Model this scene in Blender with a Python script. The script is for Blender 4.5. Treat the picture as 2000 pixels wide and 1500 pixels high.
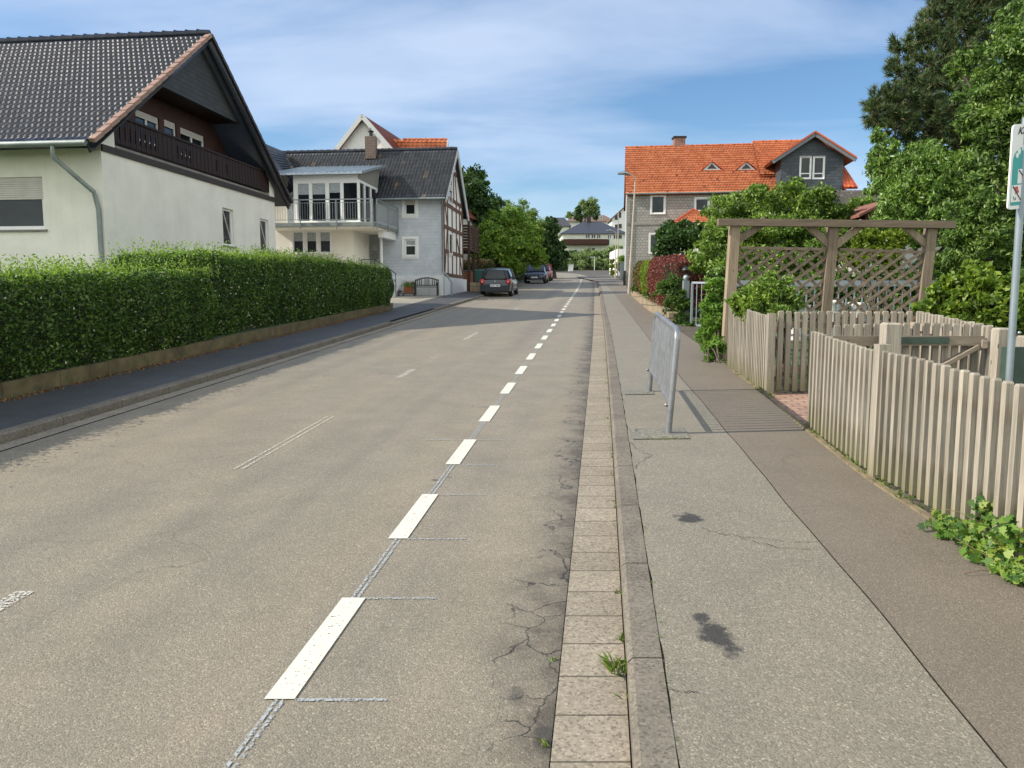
import bpy, bmesh, math, random
import numpy as np
from mathutils import Vector, Matrix
for o in list(bpy.data.objects): bpy.data.objects.remove(o)
R = math.radians
SC = bpy.context.scene
COL = SC.collection
# ------------------------------------------------------------ camera, world, sun
PITCH = R(6.3); S = .0474; H = 1.7
cam = bpy.data.cameras.new('camera'); camo = bpy.data.objects.new('camera', cam); COL.objects.link(camo)
camo.location = (0, 0, H); camo.rotation_euler = (R(90)-PITCH, 0, 0)
cam.sensor_width = 36; cam.lens = 27; cam.clip_start = .05; cam.clip_end = 6000
SC.camera = camo
SUN_EL, SUN_AZ = R(35), R(6.5)          # azimuth measured from -X towards -Y
sdir = Vector((-math.cos(SUN_AZ)*math.cos(SUN_EL), -math.sin(SUN_AZ)*math.cos(SUN_EL), math.sin(SUN_EL)))
sl = bpy.data.lights.new('sun', 'SUN'); sl.energy = 4.6; sl.angle = R(.25); sl.color = (1, .93, .82)
so = bpy.data.objects.new('sun', sl); COL.objects.link(so); so.location = (-20, -5, 30)
so.rotation_euler = (-sdir).to_track_quat('-Z', 'Y').to_euler()
w = bpy.data.worlds.new('World'); SC.world = w; w.use_nodes = True
nt = w.node_tree; nt.nodes.clear()
def nd(t, ty, **k):
    n = t.nodes.new(ty)
    for a, b in k.items(): setattr(n, a, b)
    return n
wo = nd(nt, 'ShaderNodeOutputWorld'); bg = nd(nt, 'ShaderNodeBackground'); bg.inputs[1].default_value = .115
sky = nd(nt, 'ShaderNodeTexSky', sky_type='NISHITA', sun_disc=False)
sky.sun_elevation = SUN_EL; sky.sun_rotation = math.atan2(sdir.x, sdir.y); sky.altitude = 300; sky.air_density = 1.0; sky.dust_density = .6; sky.ozone_density = 2.0
tc = nd(nt, 'ShaderNodeTexCoord'); sx = nd(nt, 'ShaderNodeSeparateXYZ'); nt.links.new(tc.outputs['Generated'], sx.inputs[0])
def mth(t, op, a, b=None, clamp=False):
    n = nd(t, 'ShaderNodeMath', operation=op); n.use_clamp = clamp
    for i, v in enumerate((a, b)):
        if v is None: continue
        if isinstance(v, (int, float)): n.inputs[i].default_value = v
        else: t.links.new(v, n.inputs[i])
    return n.outputs[0]
den = mth(nt, 'ADD', mth(nt, 'MAXIMUM', sx.outputs[2], 0), .16)
cx = mth(nt, 'DIVIDE', sx.outputs[0], den); cy = mth(nt, 'DIVIDE', sx.outputs[1], den)
cb = nd(nt, 'ShaderNodeCombineXYZ'); nt.links.new(cx, cb.inputs[0]); nt.links.new(cy, cb.inputs[1])
mp = nd(nt, 'ShaderNodeMapping'); mp.inputs['Scale'].default_value = (.75, 1.6, 1); mp.inputs['Rotation'].default_value = (0, 0, R(14)); mp.inputs['Location'].default_value = (2.75, .15, 0)
nt.links.new(cb.outputs[0], mp.inputs[0])
n1 = nd(nt, 'ShaderNodeTexNoise'); n1.inputs['Scale'].default_value = .9; n1.inputs['Detail'].default_value = 9; n1.inputs['Roughness'].default_value = .52; n1.inputs['Distortion'].default_value = .45
nt.links.new(mp.outputs[0], n1.inputs['Vector'])
r1 = nd(nt, 'ShaderNodeValToRGB'); r1.color_ramp.elements[0].position = .38; r1.color_ramp.elements[0].color = (.0, .0, .0, 1); r1.color_ramp.elements[1].position = .665; r1.color_ramp.elements[1].color = (.95, .95, .95, 1)
nt.links.new(n1.outputs[0], r1.inputs[0])
# thicker veil higher up, clearer towards the horizon
up = mth(nt, 'MULTIPLY_ADD' if False else 'MULTIPLY', mth(nt, 'SUBTRACT', sx.outputs[2], .1), 2.6, True)
veil = mth(nt, 'MULTIPLY', up, .10)
fac = mth(nt, 'ADD', mth(nt, 'MULTIPLY', r1.outputs[0], mth(nt, 'ADD', mth(nt, 'MULTIPLY', up, .10), .66)), veil, True)
mx = nd(nt, 'ShaderNodeMixRGB'); LATE = fac; nt.links.new(sky.outputs[0], mx.inputs[1]); CL = nd(nt, 'ShaderNodeMixRGB'); CL.inputs[1].default_value = (5.15, 5.8, 7.0, 1); CL.inputs[2].default_value = (9.6, 9.8, 9.4, 1); L_ = mth(nt, 'MAXIMUM', mth(nt, 'MULTIPLY', mth(nt, 'SUBTRACT', sx.outputs[0], .6), 3.5, True), mth(nt, 'MULTIPLY', mth(nt, 'SUBTRACT', -.05, sx.outputs[1]) if False else mth(nt, 'MULTIPLY', mth(nt, 'ADD', sx.outputs[1], .05), -1), 1.3, True), True); nt.links.new(L_, CL.inputs[0]); nt.links.new(CL.outputs[0], mx.inputs[2])  # unseen brighter cloud added to the right and behind camera to fill shaded walls
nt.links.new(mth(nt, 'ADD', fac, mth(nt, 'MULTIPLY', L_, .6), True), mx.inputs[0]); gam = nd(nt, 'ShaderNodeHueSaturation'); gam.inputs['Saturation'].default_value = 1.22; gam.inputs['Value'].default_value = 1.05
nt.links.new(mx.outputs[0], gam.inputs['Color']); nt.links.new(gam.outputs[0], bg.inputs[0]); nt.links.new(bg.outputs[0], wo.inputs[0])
SC.view_settings.view_transform = 'Standard'; SC.view_settings.look = 'None'; SC.view_settings.exposure = .36; SC.view_settings.gamma = 1
SC.cycles.max_bounces = 6; SC.cycles.transparent_max_bounces = 8
rng = np.random.default_rng(7); random.seed(7)
# ------------------------------------------------------------ picture -> place helpers
def ray(px, py):
    a = (px-1000)/1500; b = (750-py)/1500
    return Vector((a, math.cos(PITCH)+b*math.sin(PITCH), -math.sin(PITCH)+b*math.cos(PITCH)))
def G(px, py, dz=0):
    d = ray(px, py); t = (H-dz)/(S*d.y-d.z); p = d*t; return Vector((p.x, p.y, p.z+H))
def at(px, py, Y):
    d = ray(px, py); t = Y/d.y; return Vector((d.x*t, Y, d.z*t+H))
def gz(x, y): return S*y
class Face:
    """vertical plane: r runs along it, n points out of it"""
    def __init__(s, ox, oy, r, n): s.O = Vector((ox, oy, 0)); s.r = Vector((r[0], r[1], 0)); s.n = Vector((n[0], n[1], 0))
    def P(s, a, b, c=0): return s.O+s.r*a+s.n*c+Vector((0, 0, b))
    def hit(s, px, py, c=0):
        d = ray(px, py); o = s.O+s.n*c; t = (o-Vector((0, 0, H))).dot(s.n)/d.dot(s.n)
        p = Vector((0, 0, H))+d*t; return ((p-o).dot(s.r), p.z)
# ------------------------------------------------------------ mesh builder
class MB:
    def __init__(s): s.v = []; s.f = []; s.sm = []
    def add(s, vs, fs, sm=False):
        k = len(s.v); s.v += [tuple(p) for p in vs]; s.f += [tuple(i+k for i in f) for f in fs]; s.sm += [sm]*len(fs); return s
    def hexa(s, p): return s.add(p, [(0, 1, 2, 3), (7, 6, 5, 4), (0, 4, 5, 1), (1, 5, 6, 2), (2, 6, 7, 3), (3, 7, 4, 0)])
    def box(s, x0, x1, y0, y1, z0, z1): return s.hexa([(x0, y0, z0), (x1, y0, z0), (x1, y1, z0), (x0, y1, z0), (x0, y0, z1), (x1, y0, z1), (x1, y1, z1), (x0, y1, z1)])
    def fbox(s, F, a0, a1, b0, b1, c0, c1):
        return s.hexa([F.P(a0, b0, c0), F.P(a1, b0, c0), F.P(a1, b0, c1), F.P(a0, b0, c1), F.P(a0, b1, c0), F.P(a1, b1, c0), F.P(a1, b1, c1), F.P(a0, b1, c1)])
    def bar(s, p, q, w, h, up=(0, 0, 1)):
        p = Vector(p); q = Vector(q); d = (q-p).normalized(); u = Vector(up)
        if abs(d.dot(u)) > .98: u = Vector((0, 1, 0))
        x = d.cross(u).normalized()*w/2; y = x.cross(d).normalized()*h/2
        return s.hexa([p-x-y, p+x-y, p+x+y, p-x+y, q-x-y, q+x-y, q+x+y, q-x+y])
    def tube(s, pts, r, n=8, cap=True):
        pts = [Vector(p) for p in pts]; rs = r if isinstance(r, (list, tuple)) else [r]*len(pts)
        k = []; ref = Vector((0, 0, 1)); 
        for i, p in enumerate(pts):
            d = (pts[min(i+1, len(pts)-1)]-pts[max(i-1, 0)]).normalized()
            a = ref if abs(d.dot(ref)) < .95 else Vector((0, 1, 0))
            x = d.cross(a).normalized(); y = d.cross(x).normalized()
            if i and k: 
                x = (px_-d*px_.dot(d)).normalized(); y = d.cross(x).normalized()
            px_ = x
            k += [p+(x*math.cos(2*math.pi*j/n)+y*math.sin(2*math.pi*j/n))*rs[i] for j in range(n)]
        fs = [(i*n+j, i*n+(j+1) % n, (i+1)*n+(j+1) % n, (i+1)*n+j) for i in range(len(pts)-1) for j in range(n)]
        s.add(k, fs, True)
        if cap: s.add(k[:n], [tuple(range(n))[::-1]]); s.add(k[-n:], [tuple(range(n))])
        return s
    def lathe(s, c, prof, n=16, sm=True):
        c = Vector(c); k = [c+Vector((r*math.cos(2*math.pi*j/n), r*math.sin(2*math.pi*j/n), z)) for r, z in prof for j in range(n)]
        return s.add(k, [(i*n+j, i*n+(j+1) % n, (i+1)*n+(j+1) % n, (i+1)*n+j) for i in range(len(prof)-1) for j in range(n)], sm)
    def ball(s, c, r, n=12, m=8, sc=(1, 1, 1)):
        c = Vector(c); k = []
        for i in range(m+1):
            t = math.pi*i/m
            for j in range(n): k.append(c+Vector((r*sc[0]*math.sin(t)*math.cos(2*math.pi*j/n), r*sc[1]*math.sin(t)*math.sin(2*math.pi*j/n), r*sc[2]*math.cos(t))))
        return s.add(k, [(i*n+j, i*n+(j+1) % n, (i+1)*n+(j+1) % n, (i+1)*n+j) for i in range(m) for j in range(n)], True)
    def prism(s, pts, off):
        pts = [Vector(p) for p in pts]; off = Vector(off); n = len(pts)
        return s.add(pts+[p+off for p in pts], [tuple(range(n)), tuple(range(2*n-1, n-1, -1))]+[(i, (i+1) % n, n+(i+1) % n, n+i) for i in range(n)])
    def build(s, name, m, parent=None, recalc=True, uv=True):
        off = parent_loc(parent)
        me = bpy.data.meshes.new(name); me.from_pydata([(p[0]-off.x, p[1]-off.y, p[2]-off.z) for p in s.v], [], s.f)
        if recalc:
            bm = bmesh.new(); bm.from_mesh(me); bmesh.ops.recalc_face_normals(bm, faces=bm.faces); bm.to_mesh(me); bm.free()
        me.polygons.foreach_set('use_smooth', s.sm)
        if uv: autouv(me)
        me.materials.append(m)
        o = bpy.data.objects.new(name, me); COL.objects.link(o)
        if parent: o.parent = parent
        return o
def parent_loc(p):
    v = Vector((0, 0, 0))
    while p is not None: v = v+Vector(p.location); p = p.parent
    return v
def autouv(me):
    uv = me.uv_layers.new(name='UVMap'); Z = Vector((0, 0, 1))
    for p in me.polygons:
        n = p.normal; t = Z.cross(n)
        t = t.normalized() if t.length > .15 else Vector((1, 0, 0)); b = n.cross(t)
        for li in p.loop_indices:
            c = me.vertices[me.loops[li].vertex_index].co; uv.data[li].uv = (c.dot(t), c.dot(b))
def npmesh(name, V, F, m, parent=None, uv=None, smooth=False):
    off = parent_loc(parent); V = np.asarray(V, dtype=np.float32)-np.array([off.x, off.y, off.z], dtype=np.float32)
    F = np.asarray(F, dtype=np.int32); me = bpy.data.meshes.new(name); k = F.shape[1]
    me.vertices.add(len(V)); me.vertices.foreach_set('co', V.ravel())
    me.loops.add(F.size); me.loops.foreach_set('vertex_index', F.ravel())
    me.polygons.add(len(F)); me.polygons.foreach_set('loop_start', np.arange(0, F.size, k, dtype=np.int32)); me.polygons.foreach_set('loop_total', np.full(len(F), k, dtype=np.int32))
    if smooth: me.polygons.foreach_set('use_smooth', np.ones(len(F), dtype=bool))
    if uv is not None:
        l = me.uv_layers.new(name='UVMap'); l.data.foreach_set('uv', np.asarray(uv, dtype=np.float32)[F.ravel()].ravel())
    me.update(calc_edges=True); me.validate(); me.materials.append(m)
    o = bpy.data.objects.new(name, me); COL.objects.link(o)
    if parent: o.parent = parent
    return o
def tag(o, label=None, cat=None, group=None, kind=None):
    if label: o['label'] = label
    if cat: o['category'] = cat
    if group: o['group'] = group
    if kind: o['kind'] = kind
    return o
def thing(name, label, cat, loc, group=None):
    o = bpy.data.objects.new(name, None); COL.objects.link(o); o.location = loc; o.empty_display_size = .2
    return tag(o, label, cat, group)
def children(o): return [c for c in bpy.data.objects if c.parent == o]
def copy_tree(o, parent=None):
    c = o.copy(); COL.objects.link(c)
    if parent is not None: c.parent = parent
    for ch in children(o): copy_tree(ch, c)
    return c
# ------------------------------------------------------------ materials
def newmat(name):
    m = bpy.data.materials.new(name); m.use_nodes = True; t = m.node_tree; b = t.nodes['Principled BSDF']; return m, t, b
def L(t, a, b): t.links.new(a, b)
def coords(t, kind='Object', scale=(1, 1, 1), rot=(0, 0, 0)):
    c = nd(t, 'ShaderNodeTexCoord'); m = nd(t, 'ShaderNodeMapping'); m.inputs['Scale'].default_value = scale; m.inputs['Rotation'].default_value = rot
    L(t, c.outputs[kind], m.inputs[0]); return m.outputs[0]
def noise(t, v, sc, det=4, ro=.5, dist=0):
    n = nd(t, 'ShaderNodeTexNoise'); n.inputs['Scale'].default_value = sc; n.inputs['Detail'].default_value = det; n.inputs['Roughness'].default_value = ro; n.inputs['Distortion'].default_value = dist
    L(t, v, n.inputs['Vector']); return n.outputs[0]
def ramp(t, f, stops):
    r = nd(t, 'ShaderNodeValToRGB'); e = r.color_ramp.elements
    while len(e) < len(stops): e.new(.5)
    for k, (p, c) in enumerate(stops):
        e[k].position = p; e[k].color = (*c, 1) if len(c) == 3 else c
    L(t, f, r.inputs[0]); return r.outputs[0]
def g1(a): return (a, a, a)
def mix(t, f, a, b, mode='MIX'):
    n = nd(t, 'ShaderNodeMixRGB', blend_type=mode)
    for i, v in enumerate((f, a, b)):
        if isinstance(v, (int, float)): n.inputs[i].default_value = v
        elif isinstance(v, tuple): n.inputs[i].default_value = (*v, 1)
        else: L(t, v, n.inputs[i])
    return n.outputs[0]
def bump(t, b, h, st=.3, dist=.01):
    n = nd(t, 'ShaderNodeBump'); n.inputs['Strength'].default_value = st; n.inputs['Distance'].default_value = dist; L(t, h, n.inputs['Height']); L(t, n.outputs[0], b.inputs['Normal'])
def simple(name, c, rough=.6, var=.25, sc=6, bs=0, bsc=60, metal=0, spec=.5, dirt=0):
    m, t, b = newmat(name); v = coords(t)
    f = noise(t, v, sc, 6, .6)
    d = tuple(x*(1-var) for x in c); e = tuple(min(1, x*(1+var)) for x in c)
    col = ramp(t, f, [(.3, d), (.7, e)])
    if dirt: col = mix(t, mth(t, 'MULTIPLY', ramp(t, noise(t, v, sc*.35, 8, .7), [(.5, g1(0)), (.75, g1(1))]), dirt), col, tuple(x*.35 for x in c))
    L(t, col, b.inputs['Base Color']); b.inputs['Roughness'].default_value = rough; b.inputs['Metallic'].default_value = metal; b.inputs['Specular IOR Level'].default_value = spec
    if bs: bump(t, b, noise(t, v, bsc, 4, .6), bs)
    return m
def voro(t, v, sc, feat='F1', out='Distance', rnd=1):
    n = nd(t, 'ShaderNodeTexVoronoi', feature=feat); n.inputs['Scale'].default_value = sc; n.inputs['Randomness'].default_value = rnd; L(t, v, n.inputs['Vector']); return n.outputs[out]
def asphalt(name, base, warm, coarse=90, stains=(), edge=None, crack=.5, light=1.0):
    """aggregate speckle + bump, large patches, hairline cracks; UV = (metres across, metres along)"""
    m, t, b = newmat(name); v = coords(t); uv = coords(t, 'UV')
    big = noise(t, v, .35, 5, .55); mid = noise(t, v, 2.2, 5, .6)
    col = mix(t, ramp(t, big, [(.35, g1(0)), (.65, g1(1))]), base, warm)
    col = mix(t, .35, col, ramp(t, mid, [(.3, tuple(x*.72 for x in base)), (.7, tuple(min(1, x*1.2) for x in warm))]))
    if edge:
        tv = coords(t, 'UV', (1.5, .035, 1)); tk = noise(t, tv, 1.0, 3, .5); col = mix(t, 1, col, ramp(t, tk, [(.3, (.82, .83, .85)), (.5, (1, 1, 1)), (.7, (1.09, 1.06, 1.02))]), 'MULTIPLY')
    cell = voro(t, v, coarse, out='Color'); sep = nd(t, 'ShaderNodeSeparateColor'); L(t, cell, sep.inputs[0])
    sp = ramp(t, sep.outputs[0], [(0, g1(.68)), (.5, g1(.97)), (.9, g1(1.1)), (1, g1(1.7))])
    col = mix(t, .8, col, sp, 'MULTIPLY')
    dist = voro(t, v, coarse)
    fine = noise(t, v, coarse*1.7, 3, .7)
    col = mix(t, .8, col, ramp(t, fine, [(.32, g1(.58)), (.6, g1(1.12))]), 'MULTIPLY')
    # cracks
    wv = nd(t, 'ShaderNodeVectorMath', operation='ADD'); nn = nd(t, 'ShaderNodeTexNoise'); nn.inputs['Scale'].default_value = 2.5; nn.inputs['Detail'].default_value = 6; L(t, v, nn.inputs['Vector'])
    sc_ = nd(t, 'ShaderNodeVectorMath', operation='SCALE'); sc_.inputs['Scale'].default_value = .5; L(t, nn.outputs['Color'], sc_.inputs[0]); L(t, v, wv.inputs[0]); L(t, sc_.outputs[0], wv.inputs[1])
    ce = voro(t, wv.outputs[0], .8, 'DISTANCE_TO_EDGE')
    cm = ramp(t, ce, [(0, g1(1)), (.008, g1(0))])
    msk = ramp(t, noise(t, v, .55, 3), [(.5, g1(0)), (.62, g1(1))] if crack < .6 else [(.38, g1(0)), (.5, g1(1))])
    cm = mth(t, 'MULTIPLY', mth(t, 'MULTIPLY', cm, msk), crack)
    col = mix(t, cm, col, (.03, .028, .025))
    # road edge: dirty, crumbling strip
    if edge:
        su = nd(t, 'ShaderNodeSeparateXYZ'); L(t, uv, su.inputs[0])
        e0, e1 = edge
        q = mth(t, 'DIVIDE', mth(t, 'SUBTRACT', su.outputs[0], e0), e1-e0)
        q = mth(t, 'ADD', q, mth(t, 'MULTIPLY', mth(t, 'SUBTRACT', noise(t, v, 3, 6, .7), .5), 1.6), True)
        q = mth(t, 'MULTIPLY', mth(t, 'POWER', q, 3), .8)
        col = mix(t, q, col, (.06, .048, .036))
        ce2 = voro(t, wv.outputs[0], 3.2, 'DISTANCE_TO_EDGE')
        q2 = mth(t, 'MULTIPLY', ramp(t, ce2, [(0, g1(1)), (.02, g1(0))]), ramp(t, q, [(.03, g1(0)), (.25, g1(1))]))
        col = mix(t, q2, col, (.02, .018, .015))
    for (X, Y, r, ay, k) in stains:
        c = nd(t, 'ShaderNodeTexCoord'); mpp = nd(t, 'ShaderNodeMapping', vector_type='TEXTURE'); mpp.inputs['Location'].default_value = (X, Y, 0); mpp.inputs['Scale'].default_value = (r, r*ay, 1000)
        L(t, c.outputs['Object'], mpp.inputs[0]); ln = nd(t, 'ShaderNodeVectorMath', operation='LENGTH'); L(t, mpp.outputs[0], ln.inputs[0])
        f = mth(t, 'ADD', ln.outputs['Value'], mth(t, 'MULTIPLY', mth(t, 'SUBTRACT', noise(t, v, 9, 5, .7), .5), 2.4))
        col = mix(t, mth(t, 'MULTIPLY', ramp(t, f, [(.5, g1(1)), (.95, g1(0))]), k), col, (.018, .018, .018))
    if light != 1: col = mix(t, 1.0, col, g1(light), 'MULTIPLY')
    L(t, col, b.inputs['Base Color']); b.inputs['Roughness'].default_value = .62; b.inputs['Specular IOR Level'].default_value = .5
    hh = mth(t, 'ADD', mth(t, 'MULTIPLY', dist, -1.0), mth(t, 'MULTIPLY', fine, .8)); bump(t, b, hh, .5, .004)
    return m
def wood(name, c1, c2, axis='Z', rough=.8, algae=0, randobj=True):
    s = {'Z': (30, 30, 1.3), 'X': (1.6, 22, 22), 'Y': (22, 1.6, 22)}[axis]
    m, t, b = newmat(name); v = coords(t, 'Object', s)
    oi = nd(t, 'ShaderNodeObjectInfo'); ad = nd(t, 'ShaderNodeVectorMath', operation='ADD'); cbn = nd(t, 'ShaderNodeCombineXYZ')
    r30 = mth(t, 'MULTIPLY', oi.outputs['Random'], 60); L(t, r30, cbn.inputs[0]); L(t, r30, cbn.inputs[2]); L(t, v, ad.inputs[0]); L(t, cbn.outputs[0], ad.inputs[1])
    n = noise(t, ad.outputs[0], 1.0, 7, .65, .6); n2 = noise(t, ad.outputs[0], 4.5, 4, .7, .3)
    col = ramp(t, n, [(.28, c1), (.5, tuple((a+b_)/2 for a, b_ in zip(c1, c2))), (.72, c2)])
    col = mix(t, .55, col, ramp(t, n2, [(.3, g1(.55)), (.6, g1(1.1))]), 'MULTIPLY')
    col = mix(t, 1, col, ramp(t, oi.outputs['Random'], [(0, g1(.72)), (1, g1(1.18))]), 'MULTIPLY')
    kn = voro(t, coords(t, 'Object', (1, 1, .35) if axis == 'Z' else (.35, 1, 1)), 9); col = mix(t, ramp(t, kn, [(.05, g1(.75)), (.09, g1(0))]), col, (.05, .035, .022))
    if algae:
        c = nd(t, 'ShaderNodeTexCoord'); sz = nd(t, 'ShaderNodeSeparateXYZ'); L(t, c.outputs['Object'], sz.inputs[0])
        f = mth(t, 'ADD', mth(t, 'MULTIPLY', sz.outputs[2], -2.2), mth(t, 'ADD', noise(t, v, .8, 3), .25), True)
        col = mix(t, mth(t, 'MULTIPLY', f, algae), col, (.15, .14, .04))
    L(t, col, b.inputs['Base Color']); b.inputs['Roughness'].default_value = rough; b.inputs['Specular IOR Level'].default_value = .25
    bump(t, b, n2, .35, .004); return m
def tilemat(name, c1, c2, rough=.4, odd=None, spec=.5, grime=.25, gap=0):
    m, t, b = newmat(name); uv = coords(t, 'UV')
    fl = nd(t, 'ShaderNodeVectorMath', operation='FLOOR'); L(t, uv, fl.inputs[0])
    wn = nd(t, 'ShaderNodeTexWhiteNoise', noise_dimensions='2D'); L(t, fl.outputs[0], wn.inputs['Vector'])
    col = ramp(t, wn.outputs['Value'], [(0, c1), (1, c2)])
    v = coords(t); nz = noise(t, v, 1.1, 6, .65)
    col = mix(t, mth(t, 'MULTIPLY', ramp(t, nz, [(.45, g1(0)), (.75, g1(1))]), grime), col, tuple(x*.45 for x in c1))
    col = mix(t, .5, col, ramp(t, noise(t, v, 28, 4, .6), [(.3, g1(.75)), (.7, g1(1.15))]), 'MULTIPLY')
    if gap:
        fr = nd(t, 'ShaderNodeVectorMath', operation='FRACTION'); L(t, uv, fr.inputs[0]); sf = nd(t, 'ShaderNodeSeparateXYZ'); L(t, fr.outputs[0], sf.inputs[0])
        gu = ramp(t, sf.outputs[0], [(.0, g1(1)), (.14, g1(0)), (.9, g1(0)), (1, g1(1))]); gv = ramp(t, sf.outputs[1], [(.0, g1(1)), (.16, g1(0)), (.95, g1(0)), (1, g1(.8))])
        col = mix(t, mth(t, 'MULTIPLY', mth(t, 'MAXIMUM', gu, gv), gap), col, (.10, .022, .008))
    if odd: col = mix(t, ramp(t, wn.outputs['Value'], [(.985, g1(0)), (.99, g1(1))]), col, odd)
    L(t, col, b.inputs['Base Color']); b.inputs['Roughness'].default_value = rough; b.inputs['Specular IOR Level'].default_value = spec; return m
def shingle(name, c1, c2, w_, h_, mortar=(.05, .05, .05), msz=.012, off=.5, rough=.6, bs=.4, kind='UV', spec=.4):
    m, t, b = newmat(name); v = coords(t, kind)
    n = nd(t, 'ShaderNodeTexBrick'); n.inputs['Color1'].default_value = (*c1, 1); n.inputs['Color2'].default_value = (*c2, 1); n.inputs['Mortar'].default_value = (*mortar, 1)
    n.inputs['Scale'].default_value = 1; n.inputs['Brick Width'].default_value = w_; n.inputs['Row Height'].default_value = h_; n.inputs['Mortar Size'].default_value = msz; n.inputs['Mortar Smooth'].default_value = .3; n.offset = off; n.squash = 1
    L(t, v, n.inputs['Vector']); o3 = coords(t); nz = noise(t, o3, 2.2, 6, .6)
    col = mix(t, .5, n.outputs[0], ramp(t, nz, [(.3, g1(.72)), (.7, g1(1.18))]), 'MULTIPLY')
    L(t, col, b.inputs['Base Color']); b.inputs['Roughness'].default_value = rough; b.inputs['Specular IOR Level'].default_value = spec
    su = nd(t, 'ShaderNodeSeparateXYZ'); L(t, v, su.inputs[0]); saw = mth(t, 'FRACT', mth(t, 'DIVIDE', su.outputs[1], h_))
    bump(t, b, mth(t, 'SUBTRACT', mth(t, 'SUBTRACT', 1.0, n.outputs['Fac']), saw), bs, .012); return m
def leafmat(name, cols, trans=.3, rough=.5, spec=.35):
    m, t, b = newmat(name); g = nd(t, 'ShaderNodeNewGeometry')
    n = len(cols); st = [(i/(n-1) if n > 1 else 0, c) for i, c in enumerate(cols)]
    col = ramp(t, g.outputs['Random Per Island'], st)
    lv = coords(t); col = mix(t, 1, col, ramp(t, noise(t, lv, 1.3, 4, .6), [(.3, (.62, .66, .6)), (.5, (1, 1, 1)), (.72, (1.38, 1.25, 1.1))]), 'MULTIPLY')
    L(t, col, b.inputs['Base Color']); b.inputs['Roughness'].default_value = rough; b.inputs['Specular IOR Level'].default_value = spec
    tr = nd(t, 'ShaderNodeBsdfTranslucent'); L(t, mix(t, 1, col, (1.5, 1.7, .7), 'MULTIPLY'), tr.inputs[0])
    ms = nd(t, 'ShaderNodeMixShader'); ms.inputs[0].default_value = trans; L(t, b.outputs[0], ms.inputs[1]); L(t, tr.outputs[0], ms.inputs[2]); L(t, ms.outputs[0], t.nodes['Material Output'].inputs[0]); return m
def stucco(name, c, streak=.25, bs=.25):
    m, t, b = newmat(name); v = coords(t)
    n = noise(t, v, 1.1, 6, .6); col = ramp(t, n, [(.3, tuple(x*.9 for x in c)), (.7, tuple(min(1, x*1.05) for x in c))])
    vs = coords(t, 'Object', (2.2, 2.2, .18)); sn = noise(t, vs, 1.5, 6, .65)
    col = mix(t, mth(t, 'MULTIPLY', ramp(t, sn, [(.52, g1(0)), (.75, g1(1))]), streak), col, (c[0]*.55, c[1]*.5, c[2]*.42))
    vh = coords(t, 'Object', (6, 6, 30)); gr = noise(t, vh, 3, 4, .7); col = mix(t, .3, col, ramp(t, gr, [(.3, g1(.82)), (.7, g1(1.1))]), 'MULTIPLY')
    L(t, col, b.inputs['Base Color']); b.inputs['Roughness'].default_value = .9; b.inputs['Specular IOR Level'].default_value = .2; bump(t, b, gr, bs, .008); return m
def glass(name, c=(.010, .012, .014), rough=.05, spec=.45):
    m, t, b = newmat(name); v = coords(t)
    L(t, ramp(t, noise(t, v, .9, 3), [(.4, c), (.62, tuple(x*2.6 for x in c))]), b.inputs['Base Color']); b.inputs['Roughness'].default_value = rough; b.inputs['Specular IOR Level'].default_value = spec
    bump(t, b, noise(t, v, .7, 1), .06, .05); return m
m_white = simple('white_paint', (.78, .78, .76), .45, .04, 3)
m_glass = glass('window_glass')
m_curt = simple('net_curtain', (.32, .35, .36), .8, .3, 14)
m_metal = simple('galvanised_steel', (.30, .33, .34), .42, .2, 5, .05, 40, .75)
m_zinc = simple('zinc_pipe', (.23, .26, .25), .5, .2, 4, 0, 40, .5)
m_gable = stucco('cream_stucco', (.83, .80, .71), .16)
m_cream2 = stucco('pale_cream_render', (.78, .74, .64), .1)
m_whitewall = stucco('white_render', (.80, .79, .75), .12)
m_darkwood = wood('dark_stained_boards', (.012, .006, .005), (.035, .014, .010), 'Z', .55)
m_brownwall = simple('dark_brown_cladding', (.045, .016, .011), .7, .3, 3)
m_slatecl = shingle('dark_slate_cladding', (.030, .033, .036), (.045, .048, .052), .3, .14, (.018, .02, .022), .008)
m_tile_dark = tilemat('dark_glazed_tile', (.013, .017, .030), (.030, .036, .054), .27, None, .42, .12)
m_tile_dark2 = tilemat('weathered_dark_tile', (.022, .026, .036), (.046, .050, .060), .42, (.16, .11, .07), .35, .3)
m_tile_or = tilemat('orange_clay_tile', (.52, .145, .058), (.70, .235, .105), .6, (.25, .08, .04), .25, .35, .75)
m_tile_or2 = tilemat('red_clay_tile', (.42, .07, .03), (.60, .13, .05), .5, None, .4, .2)
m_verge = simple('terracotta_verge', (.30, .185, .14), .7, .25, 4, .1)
m_grayshingle = shingle('light_grey_shingle', (.50, .535, .58), (.53, .565, .61), .24, .15, (.42, .45, .49), .008, rough=.7, bs=.15)
m_plinth = stucco('painted_plinth', (.70, .72, .73), .35)
m_timber = simple('brown_timber_beam', (.115, .055, .035), .75, .3, 6, .2)
m_brown2 = wood('brown_balcony_wood', (.04, .022, .016), (.085, .045, .03), 'X')
m_greyshingle2 = shingle('grey_brown_fibre_shingle', (.28, .265, .245), (.33, .315, .29), .24, .19, (.15, .142, .132), .016, rough=.75, bs=.4)
m_slate = shingle('blue_slate', (.052, .062, .078), (.080, .092, .11), .3, .2, (.03, .035, .045), .012)
m_brick = shingle('chimney_brick', (.32, .12, .07), (.22, .09, .06), .24, .08, (.3, .27, .24), .012)
m_brickbrown = shingle('brown_brick', (.12, .07, .05), (.17, .10, .075), .24, .08, (.2, .18, .16), .012)
m_black = simple('black_plastic', (.012, .012, .013), .5, .2)
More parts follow.
